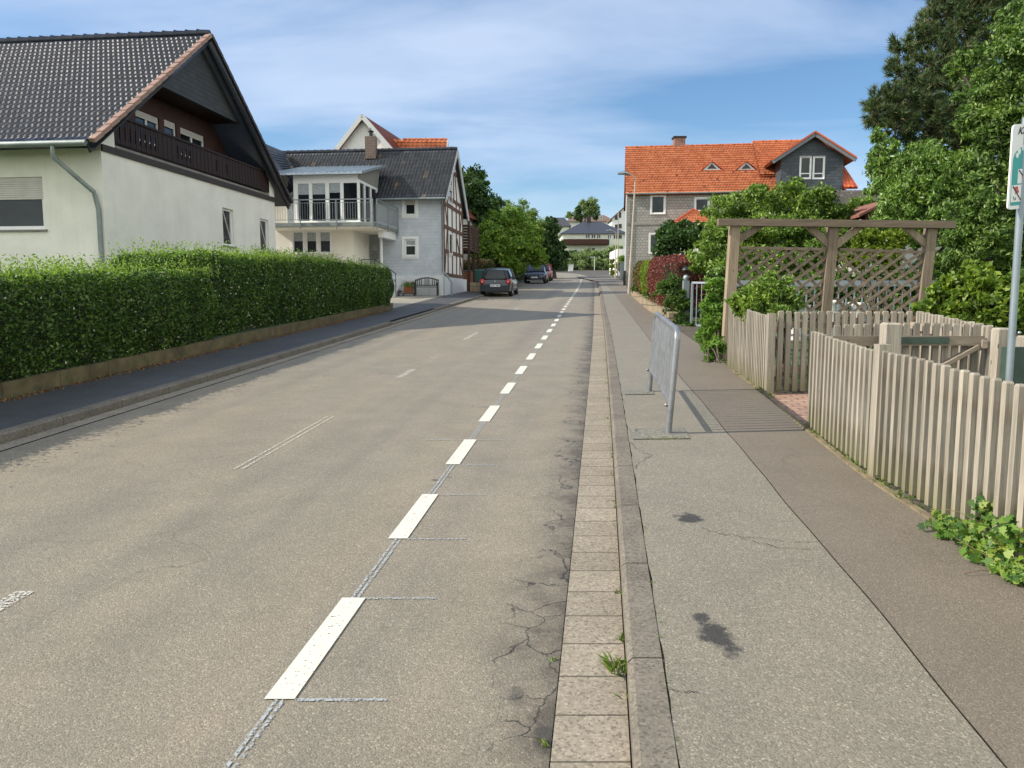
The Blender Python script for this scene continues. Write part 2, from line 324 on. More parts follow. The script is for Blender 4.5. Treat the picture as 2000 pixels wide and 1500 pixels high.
m_seam = simple('zinc_roof_sheet', (.42, .48, .52), .35, .12, 2, 0, 40, .55)
m_fence = wood('weathered_fence_wood', (.21, .183, .145), (.435, .39, .315), 'Z', .85, .7)
m_railw = wood('weathered_rail_wood', (.26, .21, .16), (.42, .35, .27), 'X', .85)
m_perg = wood('pergola_post_wood', (.20, .15, .105), (.38, .30, .215), 'Z', .85)
m_pergx = wood('pergola_beam_wood', (.16, .12, .085), (.31, .24, .175), 'X', .85)
m_stone = shingle('ochre_stone_block', (.32, .25, .16), (.24, .19, .13), .45, .3, (.12, .10, .07), .02, rough=.9)
m_bark = simple('bark', (.10, .075, .055), .9, .4, 8, .6, 25)
# ------------------------------------------------------------ ground
KY = [-8, 2.45, 8.87, 20, 29.5, 46, 62, 81, 95, 108, 122, 138, 160]
KX = [-.80, .41, 1.15, 2.40, 3.40, 5.2, 6.85, 8.65, 9.75, 10.1, 9.6, 7.6, 3.0]
_yy = np.linspace(-8, 160, 1681); _xx = np.interp(_yy, KY, KX)
for _ in range(3): _xx = np.convolve(np.pad(_xx, 30, mode='reflect', reflect_type='odd'), np.ones(61)/61, 'valid')
def xk(y): return float(np.interp(y, _yy, _xx))
def ysamp(y0, y1):
    ys = [y0]; 
    while ys[-1] < y1: ys.append(min(y1, ys[-1]+(.1 if 1 < ys[-1] < 10 else .5 if ys[-1] < 20 else 2)))
    return ys
def ribbon(name, xl, xr, y0, y1, dz, m, parts=6, kind='structure', thick=0, top_only=True):
    ys = ysamp(y0, y1); V = []; UV = []; n = parts+1
    for y in ys:
        a, b_ = xl(y), xr(y)
        for k in range(n):
            x = a+(b_-a)*k/parts; V.append((x, y, S*y+dz)); UV.append((x-xk(y), y))
    F = [(i*n+k, i*n+k+1, (i+1)*n+k+1, (i+1)*n+k) for i in range(len(ys)-1) for k in range(parts)]
    if thick:
        for side in (0, parts):
            b0 = len(V)
            for i, y in enumerate(ys):
                p = V[i*n+side]; V.append((p[0], p[1], p[2]-thick)); UV.append((UV[i*n+side][0]+thick, y))
            F += [(i*n+side, (i+1)*n+side, b0+i+1, b0+i) for i in range(len(ys)-1)]
    o = npmesh(name, V, F, m, None, UV)
    if kind: o['kind'] = kind
    return o
# terrain to the horizon
gx = np.concatenate([[-3000, -1200, -500, -200], np.arange(-100, 101, 4), [200, 500, 1200, 3000]]).astype(float)
gy = np.concatenate([[-400, -100], np.arange(-20, 281, 4), [320, 400, 600, 1200, 3500]]).astype(float)
def terr(x, y):
    z = S*min(max(y, -60), 168)-.05
    if y > 168: z += 3.8*min(1, (y-168)/8)
    if y > 180: z += .15*(min(y, 265)-180)
    return z
V = [(x, y, terr(x, y)+(0 if 8 < 1 else 0)) for y in gy for x in gx]; n = len(gx)
F = [(j*n+i, j*n+i+1, (j+1)*n+i+1, (j+1)*n+i) for j in range(len(gy)-1) for i in range(n-1)]
m_ground = simple('grassy_ground', (.075, .10, .030), .95, .5, 1.2, .5, 20)
tag(npmesh('ground', V, F, m_ground), kind='structure')
m_road = asphalt('road_asphalt', (.238, .214, .162), (.264, .224, .164), 135, edge=(-.80, -.26), crack=.35, stains=((G(850, 938).x, G(850, 938).y, .035, 1.2, .7), (G(878, 932).x, G(878, 932).y, .03, 1, .5), (G(1010, 1360).x, G(1010, 1360).y, .05, 1.6, .5), (G(1060, 1440).x, G(1060, 1440).y, .05, 3, .6)))
m_pave1 = asphalt('pavement_asphalt', (.245, .222, .170), (.242, .211, .158), 120, stains=((G(1345, 1012, .1).x, G(1345, 1012, .1).y, .10, 1.2, .85), (G(1400, 1240, .1).x, G(1400, 1240, .1).y, .085, 2.6, .85), (G(1372, 1205, .1).x, G(1372, 1205, .1).y, .05, 1.2, .7)), crack=.3)
m_pave2 = asphalt('brown_pavement_asphalt', (.212, .174, .130), (.188, .158, .117), 170, crack=.25)
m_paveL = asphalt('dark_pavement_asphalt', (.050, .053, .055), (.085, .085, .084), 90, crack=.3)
m_yard = asphalt('yard_asphalt', (.30, .275, .225), (.33, .30, .24), 90, crack=.2)
m_gut = shingle('gutter_slab', (.265, .225, .17), (.31, .265, .20), 1.6, .275, (.10, .085, .06), .006, 0, .85, .2)
def speckle(m):
    t = m.node_tree; b = t.nodes['Principled BSDF']; src = b.inputs['Base Color'].links[0].from_socket; v = coords(t)
    cell = voro(t, v, 95, out='Color'); sep = nd(t, 'ShaderNodeSeparateColor'); L(t, cell, sep.inputs[0])
    c = mix(t, .75, src, ramp(t, sep.outputs[0], [(0, g1(.42)), (.25, g1(.85)), (.7, g1(1.05)), (1, g1(1.4))]), 'MULTIPLY')
    c = mix(t, mth(t, 'MULTIPLY', ramp(t, noise(t, v, 3, 6, .7), [(.5, g1(0)), (.75, g1(1))]), .35), c, (.14, .12, .09)); L(t, c, b.inputs['Base Color'])
speckle(m_gut)
m_kerb = simple('kerb_concrete', (.17, .147, .115), .85, .22, 3, .3, 80, dirt=.5); speckle(m_kerb)
m_joint = simple('joint_soil', (.085, .072, .05), .95, .5, 9, .5, 60)
XR = lambda y: xk(y)
ribbon('road', lambda y: xk(y)-5.55, lambda y: xk(y)-.285, -6, 160, 0, m_road, 8)
# junction area beyond the bend
jb = MB(); jb.add([(6, 84, S*84-.006), (22, 96, S*96-.006), (30, 172, S*172-.006), (-6, 172, S*172-.006), (0, 120, S*120-.006)], [(0, 1, 2, 3, 4)])
tag(jb.build('side_road', m_road), kind='structure')
ribbon('gutter', lambda y: xk(y)-.280, lambda y: xk(y)-.006, -6, 86, .006, m_gut, 1)
ribbon('gutter', lambda y: xk(y)-5.76, lambda y: xk(y)-5.56, -6, 110, .006, m_gut, 1)
ribbon('gutter_bed', lambda y: xk(y)-.30, lambda y: xk(y)+.2, -6, 88, -.005, m_joint, 1)
def kerb(xa, xb, y0, y1, name='kerb', drop=None):
    b = MB(); y = y0
    while y < y1:
        e = y+1.0; L_ = .012
        d0 = .10
        if drop and drop[0] < y < drop[1]: d0 = .06
        p = []
        for yy in (y+L_/2, e-L_/2):
            a, c = xa(yy), xb(yy); z = S*yy; s_ = 1 if c > a else -1
            p.append([Vector((a, yy, z-.1)), Vector((a, yy, z+d0-.02)), Vector((a+.022*s_, yy, z+d0)), Vector((c, yy, z+d0)), Vector((c, yy, z-.1))])
        vs = p[0]+p[1]; k = 5
        b.add(vs, [(i, i+1, k+i+1, k+i) for i in range(4)]+[(0, 1, 2, 3, 4), (9, 8, 7, 6, 5)]); y = e
    return tag(b.build(name, m_kerb), kind='structure')
kerb(lambda y: xk(y), lambda y: xk(y)+.14, -6, 86)
kerb(lambda y: xk(y)-5.77, lambda y: xk(y)-5.90, -6, 110, drop=(20.5, 27))
# right pavement, two strips of asphalt with a seam
SY = [-6, 2.31, 3.83, 5.63, 8.35, 11.24, 16.19, 24.14, 40, 60]; SX = [.85, 1.585, 1.74, 1.90, 2.16, 2.42, 2.89, 3.7, 5.3, 7.2]
xs = lambda y: float(np.interp(y, SY, SX))+.005*math.sin(y*2.3)+.003*math.sin(y*5.7+1)
FY = [-6, 2, 3.4, 5.7, 7.5, 9.27, 12.1, 16, 20.3, 26.2, 35, 40, 61, 88, 112]; FX = [2.5, 2.6, 2.66, 2.72, 2.92, 3.16, 3.42, 3.78, 4.16, 4.7, 5.55, 6.05, 8.95, 11.6, 14]
xf = lambda y: float(np.interp(y, FY, FX))
ribbon('pavement_bed', lambda y: xk(y)+.13, lambda y: xf(y)+.6, -6, 90, .087, m_joint, 2)
ribbon('pavement', lambda y: xk(y)+.146+.004*math.sin(y*7)+.003*math.sin(y*17), lambda y: min(xs(y), xf(y)-.3)-.002, -6, 88, .096, m_pave1, 3)
ribbon('pavement', lambda y: min(xs(y), xf(y)-.3)+.005, lambda y: xf(y)-.02, -6, 88, .098, m_pave2, 3)
m_garden = simple('garden_grass', (.055, .085, .025), .95, .5, 3, .6, 30)
ribbon('garden', lambda y: xf(y)-.03, lambda y: xf(y)+26, -6, 60, .085, m_garden, 6)
# left pavement, garden, yard
wl = lambda y: float(np.interp(y, [-6, 8.88, 14.6, 20.1, 26.2, 27, 30, 37.6, 41], [-7.6, -6.02, -5.42, -4.83, -4.23, -4.15, -3.9, -3.3, -2.8]))
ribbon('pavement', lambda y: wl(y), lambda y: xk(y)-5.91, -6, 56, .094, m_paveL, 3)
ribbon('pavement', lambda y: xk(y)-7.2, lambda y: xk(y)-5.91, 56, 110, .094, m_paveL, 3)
ribbon('garden', lambda y: -30, lambda y: wl(y)-.1, -6, 27.2, .26, m_garden, 6)
ribbon('yard', lambda y: -22, lambda y: wl(y)+.0, 27.1, 37.9, .099, m_yard, 4)
# brick entrance path
m_bpath = shingle('brick_paving', (.34, .20, .15), (.42, .27, .20), .21, .105, (.12, .09, .06), .01, .5, .85, .3)
pb = MB(); q = [(2.87, 7.3), (5.6, 7.3), (5.6, 9.4), (3.12, 9.4)]
pb.add([(x, y, S*y+.108) for x, y in q], [(0, 1, 2, 3)]); tag(pb.build('path', m_bpath), kind='structure')
# edging stones along fence
m_edge = simple('edging_stone', (.21, .165, .095), .9, .35, 5, .4, 50)
eb = MB(); y = 2.5
while y < 11.5:
    e = y+.5; x0, x1 = xf(y)-.075, xf(e)-.075; z = S*y
    eb.hexa([(x0, y+.008, z), (x0+.05, y+.008, z), (x1+.05, e, z+S*.5), (x1, e, z+S*.5), (x0, y+.008, z+.112), (x0+.05, y+.008, z+.112), (x1+.05, e, z+.112+S*.5), (x1, e, z+.112+S*.5)]); y = e
tag(eb.build('edging', m_edge), kind='structure')
# markings
def markmat(name, c, wear):
    m, t, b = newmat(name); v = coords(t); n_ = noise(t, v, 55, 5, .75); b.inputs['Roughness'].default_value = .7
    L(t, ramp(t, noise(t, v, 40, 3), [(.3, tuple(x*.9 for x in c)), (.7, c)]), b.inputs['Base Color'])
    if wear:
        tr = nd(t, 'ShaderNodeBsdfTransparent'); ms = nd(t, 'ShaderNodeMixShader'); L(t, ramp(t, n_, [(wear-.03, g1(1)), (wear+.05, g1(0))]), ms.inputs[0]); L(t, b.outputs[0], ms.inputs[1]); L(t, tr.outputs[0], ms.inputs[2]); L(t, ms.outputs[0], t.nodes['Material Output'].inputs[0])
    return m
m_mark = markmat('fresh_white_marking', (.66, .645, .55), .36); m_chalk = markmat('spray_marking', (.38, .41, .42), .48); m_old = markmat('worn_marking', (.58, .56, .50), .50)
def strip(b, f0, f1, y0, y1, dz):
    n_ = max(1, int((y1-y0)/.5)); 
    for i in range(n_):
        a, c = y0+(y1-y0)*i/n_, y0+(y1-y0)*(i+1)/n_
        b.add([(f0(a), a, S*a+dz), (f1(a), a, S*a+dz), (f1(c), c, S*c+dz), (f0(c), c, S*c+dz)], [(0, 1, 2, 3)])
mk = MB(); ck = MB(); y = 2.86; i = 0
while y < 96:
    a, e = y, y+(.92 if y < 40 else 1.1)
    f0 = lambda q_: xk(q_)-1.43; f1 = lambda q_: xk(q_)-1.31
    strip(mk, f0, f1, a, e, .006)
    for yy in (a, e):
        if yy < 30:
            x0, x1 = xk(yy)-1.43, xk(yy)-1.31; yw = .014
            ck.add([(x1, yy-yw, S*yy+.004), (x1+.36, yy-yw+.004, S*yy+.004), (x1+.36, yy+.006, S*yy+.004), (x1, yy+.008, S*yy+.004)], [(0, 1, 2, 3)])
            if yy > 7.2: ck.add([(x0-.38, yy-yw, S*yy+.004), (x0, yy-yw, S*yy+.004), (x0, yy+.008, S*yy+.004), (x0-.38, yy+.006, S*yy+.004)], [(0, 1, 2, 3)])
    for d in (-1.388, -1.360):
        if y < 25: strip(ck, lambda q_: xk(q_)+d, lambda q_: xk(q_)+d+.016, e, y+1.77, .004)
    y += 1.77; i += 1
for d in (-1.388, -1.360): strip(ck, lambda q_: xk(q_)+d, lambda q_: xk(q_)+d+.016, 1.2, 2.86, .004)
tag(mk.build('road_marking', m_mark, recalc=False), kind='structure'); tag(ck.build('spray_marks', m_chalk, recalc=False), kind='structure')
ok = MB()
for y0, y1, full in ((1.9, 3.86, 1), (6.25, 8.45, 0), (11.36, 12.25, 1), (13.6, 13.95, 0), (17.0, 18.8, 1), (22.5, 23.8, 0), (27.5, 29, 1)):
    c0 = lambda q_: xk(q_)-3.16
    for d, wd in (((0, .022), (.065, .022)) if not full else ((0, .1),)): strip(ok, lambda q_: c0(q_)+d, lambda q_: c0(q_)+d+wd, y0, y1, .005)
tag(ok.build('worn_centre_marks', m_old, recalc=False), kind='structure')
m_crack = simple('crack_dirt', (.035, .032, .027), .95, .3, 20)
def crack(pts, w_=.004):
    b = MB(); P = []
    for k in range(len(pts)-1):
        for j in range(6): f = j/6; P.append((pts[k][0]+(pts[k+1][0]-pts[k][0])*f+random.uniform(-2, 2), pts[k][1]+(pts[k+1][1]-pts[k][1])*f+random.uniform(-2, 2)))
    P.append(pts[-1]); P = [G(x, y, .1) for x, y in P]
    for k in range(len(P)-1):
        d = (P[k+1]-P[k]).normalized(); n_ = Vector((-d.y, d.x, 0))*w_*.5*random.uniform(.4, 1.3); z = Vector((0, 0, .0015)); b.add([P[k]-n_+z, P[k]+n_+z, P[k+1]+n_+z, P[k+1]-n_+z], [(0, 1, 2, 3)])
    tag(b.build('pavement_crack', m_crack, recalc=False), kind='structure')
for c_ in ([(1370, 1032), (1405, 1042), (1440, 1047), (1500, 1053), (1560, 1059), (1597, 1057)], [(1445, 1049), (1520, 1070), (1608, 1073)], [(1233, 866), (1250, 880), (1272, 890), (1248, 903), (1238, 915)], [(1308, 1345), (1335, 1352), (1362, 1350)], [(1205, 766), (1250, 764), (1278, 770)]): crack(c_)
# barrier footings
m_foot = asphalt('concrete_footing', (.225, .21, .17), (.20, .185, .145), 45, crack=.8)
fb = MB()
for (a, b_, c, d) in ((G(1232, 838, .1), G(1335, 836, .1), G(1348, 857, .1), G(1236, 858, .1)), (G(1218, 763, .1), G(1275, 763, .1), G(1278, 770, .1), G(1220, 771, .1))):
    fb.add([p+Vector((0, 0, .004)) for p in (a, b_, c, d)], [(0, 1, 2, 3)])
tag(fb.build('footing', m_foot, recalc=False), kind='structure')
# ------------------------------------------------------------ foliage
def unit(a): return a/np.maximum(1e-9, np.linalg.norm(a, axis=1, keepdims=True))
def leafverts(P, size, aspect=.5, T=None, tb=0, rs=rng):
    n_ = len(P); t = unit(rs.normal(size=(n_, 3)))
    if T is not None: t = unit(t*(1-tb)+np.asarray(T)*tb)
    b_ = unit(np.cross(t, rs.normal(size=(n_, 3)))); l = (size*(.65+.7*rs.random(n_)))[:, None]; w_ = l*aspect
    return np.stack([P-t*l*.5, P+b_*w_*.5, P+t*l*.5, P-b_*w_*.5], axis=1).reshape(-1, 3)
def leafobj(name, P, size, aspect, m, parent, T=None, tb=0, extra=None):
    V = leafverts(P, size, aspect, T, tb); F = np.arange(len(V)).reshape(-1, 4)
    return npmesh(name, V, F, m, parent)
def fbm(P, f):  # cheap lumpy noise
    return (np.sin(P[:, 0]*f+1.3*np.sin(P[:, 1]*f*.7))+np.sin(P[:, 1]*f*1.1+1.7*np.sin(P[:, 2]*f*.8))+np.sin(P[:, 2]*f*.9+1.1*np.sin(P[:, 0]*f*1.3)))/3
def crown_pts(blobs, n_, sub=.3, nsub=26, fill=.18, flat=1.0, spread=.42):
    """clumpy crown: sub-clusters over and inside each blob (centre, radius)"""
    W = np.array([b[1]**2 for b in blobs]); W = W/W.sum(); out = []
    for (c, r), wt in zip(blobs, W):
        k = max(6, int(nsub)); d = unit(rng.normal(size=(k, 3))); rad = r*(.55+.5*rng.random(k))
        cc = np.array(c)+d*rad[:, None]*np.array([1, 1, flat])
        m_ = int(n_*wt*(1-fill)); idx = rng.integers(0, k, m_)
        ws = (.6+.8*rng.random(k))*r*sub
        out.append(cc[idx]+rng.normal(size=(m_, 3))*ws[idx][:, None]*spread*np.array([1.15, 1.15, .8]))
        m2 = int(n_*wt*fill); out.append(np.array(c)+unit(rng.normal(size=(m2, 3)))*(rng.random(m2)**.5*r*.85)[:, None]*np.array([1, 1, flat]))
    return np.concatenate(out)
def bl(lst): return [(tuple(at(px, py, Y)), rp*Y/1500) for px, py, Y, rp in lst]
def plant(name, label, cat, blobs, n_, size, aspect, m, base, trunk_r=.12, group=None, sub=.3, nsub=26, T=None, tb=0, bark=None, limbs=True, crown='crown', fill=.18, stems=0, spread=.42):
    base = Vector(base); r = thing(name, label, cat, base, group)
    P = crown_pts(blobs, n_, sub, nsub, fill, spread=spread)
    leafobj(crown, P, size, aspect, m, r, T, tb)
    b = MB(); cs = [Vector(c) for c, _ in blobs]; top = sum(cs, Vector())/len(cs)
    if stems:
        for k in range(stems):
            c = random.choice(cs); o = base+Vector((random.uniform(-.15, .15), random.uniform(-.15, .15), -.1)); b.tube([o, (o+c)/2+Vector((random.uniform(-.1, .1),)*3), c], [trunk_r, trunk_r*.7, trunk_r*.25], 5)
        b.build('stem', bark or m_bark, r)
    else:
        fork = base.lerp(Vector((top.x, top.y, top.z)), .55); tp = Vector((top.x, top.y, top.z*.5+.5*max(c.z for c in cs)))
        b.tube([base-Vector((0, 0, .2)), base.lerp(fork, .5)+Vector((.04, .03, 0)), fork, fork.lerp(tp, .6), tp], [trunk_r*1.25, trunk_r, trunk_r*.8, trunk_r*.45, trunk_r*.12], 8)
        b.build('trunk', bark or m_bark, r)
        if limbs:
            b = MB()
            for c, rr in blobs:
                c = Vector(c); s_ = base.lerp(fork, random.uniform(.75, 1.0)) if c.z < fork.z+1 else fork.lerp(tp, random.uniform(0, .5))
                mid = s_.lerp(c, .5)+Vector((0, 0, .12*(c-s_).length)); b.tube([s_, mid, c], [trunk_r*.42, trunk_r*.25, trunk_r*.08], 5)
                for _ in range(4):
                    e = c+Vector(tuple(unit(rng.normal(size=(1, 3)))[0]*rr*.85)); b.tube([mid.lerp(c, .6), c.lerp(e, .5), e], [trunk_r*.14, trunk_r*.09, trunk_r*.03], 4)
            b.build('limbs', bark or m_bark, r)
    return r
lm_hedge = leafmat('hedge_leaf', [(.018, .045, .010), (.035, .08, .014), (.06, .125, .022), (.10, .18, .032), (.19, .27, .07)], .3)
lm_top = leafmat('young_hedge_shoot', [(.10, .17, .03), (.18, .28, .05), (.28, .37, .09)], .38)
lm_fl = simple('privet_blossom', (.42, .42, .30), .8, .1)
lm_pine = leafmat('pine_needle', [(.035, .075, .035), (.055, .105, .045), (.08, .14, .055), (.12, .15, .06), (.19, .14, .07)], .15, .55)
lm_cherry = leafmat('cherry_leaf', [(.03, .07, .012), (.08, .16, .025), (.14, .25, .045), (.24, .36, .09), (.36, .46, .17)], .32, .4, .5)
lm_ash = leafmat('ash_leaf', [(.020, .05, .010), (.05, .10, .018), (.10, .18, .035), (.18, .28, .07), (.30, .40, .14)], .3)
lm_bush = leafmat('shrub_leaf', [(.03, .065, .012), (.08, .15, .022), (.135, .235, .035), (.22, .32, .06), (.30, .38, .10)], .3)
lm_yel = leafmat('yellow_green_leaf', [(.08, .13, .015), (.15, .21, .02), (.24, .29, .035)], .35)
lm_bright = leafmat('bright_leaf', [(.05, .12, .018), (.085, .18, .025), (.13, .235, .04), (.19, .29, .05)], .34)
lm_red = leafmat('barberry_leaf', [(.07, .025, .02), (.13, .032, .030), (.20, .045, .042), (.26, .09, .06)], .22)
lm_mid = leafmat('lime_tree_leaf', [(.05, .10, .015), (.10, .19, .025), (.17, .28, .035), (.28, .38, .07)], .3)
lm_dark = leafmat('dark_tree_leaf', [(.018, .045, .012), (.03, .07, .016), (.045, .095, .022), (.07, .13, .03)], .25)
lm_far = leafmat('far_leaf', [(.09, .15, .06), (.15, .22, .09), (.22, .29, .12), (.30, .36, .16)], .25)
lm_ivy = leafmat('ivy_leaf', [(.025, .07, .015), (.05, .12, .02), (.10, .20, .03), (.17, .27, .04), (.26, .30, .06)], .3, .5, .35)
lm_grass = leafmat('grass_blade', [(.07, .13, .02), (.12, .20, .03), (.25, .25, .08)], .3)
def hedge(name, label, path, hw, h, n_, size, m, wall=.0, topm=None, ntop=0, flowers=0, lump=.09, group=None, cat='hedge', bulge=.1, taper_end=.5, hvar=None):
    """path: [(x,y)] centre line on the ground; a leafy box with lumpy faces"""
    path = [Vector((p[0], p[1], 0)) for p in path]; seg = [(path[i+1]-path[i]).length for i in range(len(path)-1)]; tot = sum(seg)
    base = Vector((path[0].x, path[0].y, S*path[0].y+wall)); r = thing(name, label, cat, base, group)
    def pos(s_):
        s_ = np.asarray(s_); X = np.interp(s_, np.concatenate([[0], np.cumsum(seg)]), [p.x for p in path]); Y = np.interp(s_, np.concatenate([[0], np.cumsum(seg)]), [p.y for p in path]); return X, Y
    d = (path[-1]-path[0]).normalized(); nx, ny = d.y, -d.x
    def surf(s_, q, hh, push):   # q in perimeter coordinate [-1..1] side, hh height fraction
        pass
    A = 2*(h*tot)+2*hw*tot+2*(2*hw*h); 
    kinds = rng.random(n_); s_ = rng.random(n_)*tot; hf = rng.random(n_); lat = np.empty(n_)
    pf = h/(2*h+2*hw+4*hw*h/tot)
    side = np.where(kinds < pf, 1, np.where(kinds < 2*pf, -1, 0)).astype(float)
    topk = (kinds >= 2*pf) & (kinds < 2*pf+2*hw/(2*h+2*hw+4*hw*h/tot)); endk = (kinds >= 2*pf) & ~topk
    lat = np.where(side != 0, side*hw, (rng.random(n_)*2-1)*hw)
    hf = np.where(topk, 1.0, hf); s_ = np.where(endk, np.where(rng.random(n_) < .5, 0, tot), s_)
    # round the corners a little, jitter inwards
    Z = hf*h; inw = np.abs(rng.normal(size=n_))*.07
    edge = np.clip((hf-.82)/.18, 0, 1); lat = np.where(side != 0, lat*(1-.16*edge**2), lat)
    Z = np.where(topk, h-.13*h*np.abs(lat/hw)**4-inw, Z); lat = np.where(side != 0, lat-side*inw, lat); s_ = np.where(endk, s_+np.where(s_ < 1e-6, inw, -inw), s_)
    lat = np.where(side != 0, lat+side*bulge*np.sin(np.pi*np.clip(hf, 0, 1)), lat)
    endd = np.minimum(s_, tot-s_); rnd = np.clip(1-endd/taper_end, 0, 1) if taper_end else 0
    lat = lat*(1-.35*rnd**2); Z = Z*(1-.10*rnd**2)
    X, Y = pos(s_); P = np.stack([X+nx*lat, Y+ny*lat, Z], axis=1)
    lm_ = fbm(P, 2.7)*lump+fbm(P+7, 7.5)*lump*.55
    P[:, 0] += nx*np.sign(lat+1e-9)*lm_*(side != 0); P[:, 1] += ny*np.sign(lat+1e-9)*lm_*(side != 0); P[:, 2] += lm_*topk*1.1
    P[:, 2] += S*P[:, 1]+wall
    if hvar is not None: 
        base_z = S*P[:, 1]+wall; P[:, 2] = base_z+(P[:, 2]-base_z)*np.interp(s_, hvar[0], hvar[1])
    leafobj('foliage', P, size, .55, m, r)
    # leafy core
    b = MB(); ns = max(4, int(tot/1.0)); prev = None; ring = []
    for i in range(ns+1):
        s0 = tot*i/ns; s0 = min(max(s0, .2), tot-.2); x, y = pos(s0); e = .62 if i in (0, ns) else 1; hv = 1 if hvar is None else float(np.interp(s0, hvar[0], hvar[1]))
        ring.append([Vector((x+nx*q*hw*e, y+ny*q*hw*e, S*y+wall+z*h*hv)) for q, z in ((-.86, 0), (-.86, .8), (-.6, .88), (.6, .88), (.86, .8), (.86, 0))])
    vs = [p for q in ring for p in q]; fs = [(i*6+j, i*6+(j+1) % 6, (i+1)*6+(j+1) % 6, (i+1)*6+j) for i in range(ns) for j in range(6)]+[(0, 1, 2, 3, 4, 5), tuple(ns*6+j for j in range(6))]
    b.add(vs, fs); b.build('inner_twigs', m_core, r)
    if ntop:
        k = ntop; s2 = rng.random(k)*tot; l2 = (rng.random(k)*2-1)*hw*.95; x, y = pos(s2); keep = rng.random(k) < (.35+.65*np.clip(fbm(np.stack([x, y, x*0], 1), 4)*1.5+.5, 0, 1)); s2, l2, x, y = s2[keep], l2[keep], x[keep], y[keep]; k = len(x)
        hv = 1 if hvar is None else np.interp(s2, hvar[0], hvar[1]); z0 = S*y+wall+h*hv-.1; hl = .13+.24*rng.random(k)**2.2; P2 = []
        lean = rng.normal(size=(k, 2))*.25
        for q in np.linspace(0, 1, 7): P2.append(np.stack([x+nx*l2+lean[:, 0]*hl*q, y+ny*l2+lean[:, 1]*hl*q, z0+hl*q], 1)+rng.normal(size=(k, 3))*.008)
        P2 = np.concatenate(P2); leafobj('young_shoots', P2, size*.95, .42, topm or m, r, (0, 0, 1), .35)
    if flowers:
        k = flowers; s3 = rng.random(k)*tot; x, y = pos(s3); zz = rng.random(k)**1.3*h*.9; la = hw+bulge*np.sin(np.pi*zz/h)+.035
        leafobj('blossom', np.stack([x+nx*la, y+ny*la, S*y+wall+zz+.05], 1), size*.62, .7, lm_fl, r)
    return r
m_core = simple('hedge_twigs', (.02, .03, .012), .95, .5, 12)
# left hedges on their low edging wall
hedge('hedge', 'near hedge on the left, lower and nearer one, pale young shoots along its top', [(-7.28, 4.6), (-6.14, 14.6)], .70, 1.29, 95000, .052, lm_hedge, .25, lm_top, 5200, 150)
hedge('hedge', 'long dark privet hedge with white blossom, ending beside the paved yard', [(-6.62, 13.5), (-4.72, 26.9)], .60, 1.52, 100000, .058, lm_hedge, .25, lm_top, 4200, 420, bulge=.14, hvar=([0, 3, 8, 12.8], [1.06, 1.04, .98, .82]))
m_lowwall = simple('mossy_low_wall', (.125, .10, .045), .9, .45, 4, .4, 40, dirt=.6)
lw = MB(); y = 2
while y < 27.0:
    e = min(y+1.0, 27.05); x0, x1 = wl(y)-.005, wl(e)-.005
    lw.hexa([(x0-.1, y, S*y), (x0, y, S*y), (x1, e-.012, S*e), (x1-.1, e-.012, S*e), (x0-.1, y, S*y+.29), (x0, y, S*y+.29), (x1, e-.012, S*e+.29), (x1-.1, e-.012, S*e+.29)]); y += 1.0
tag(lw.build('edging_wall', m_lowwall), 'low mossy ochre edging wall under the long left hedges', 'wall')
# ------------------------------------------------------------ houses
D = Vector((.1142, .9935, 0)); VL = Vector((-.9935, .1142, 0))       # along the road / away from it on the left
def wall_open(b, F, a0, a1, b0, b1, ops, dep=.14):
    A = sorted({a0, a1}|{o_[0] for o_ in ops}|{o_[1] for o_ in ops}); Bz = sorted({b0, b1}|{o_[2] for o_ in ops}|{o_[3] for o_ in ops})
    A = [x for x in A if a0 <= x <= a1]; Bz = [x for x in Bz if b0 <= x <= b1]
    for i in range(len(A)-1):
        for j in range(len(Bz)-1):
            ca, cb_ = (A[i]+A[i+1])/2, (Bz[j]+Bz[j+1])/2
            if any(o_[0] < ca < o_[1] and o_[2] < cb_ < o_[3] for o_ in ops): continue
            b.add([F.P(A[i], Bz[j]), F.P(A[i+1], Bz[j]), F.P(A[i+1], Bz[j+1]), F.P(A[i], Bz[j+1])], [(0, 1, 2, 3)])
    for (p, q, r_, s_) in ops:
        for k in ([(p, r_), (q, r_)], [(q, r_), (q, s_)], [(q, s_), (p, s_)], [(p, s_), (p, r_)]):
            b.add([F.P(*k[0], 0), F.P(*k[1], 0), F.P(*k[1], -dep), F.P(*k[0], -dep)], [(0, 1, 2, 3)])
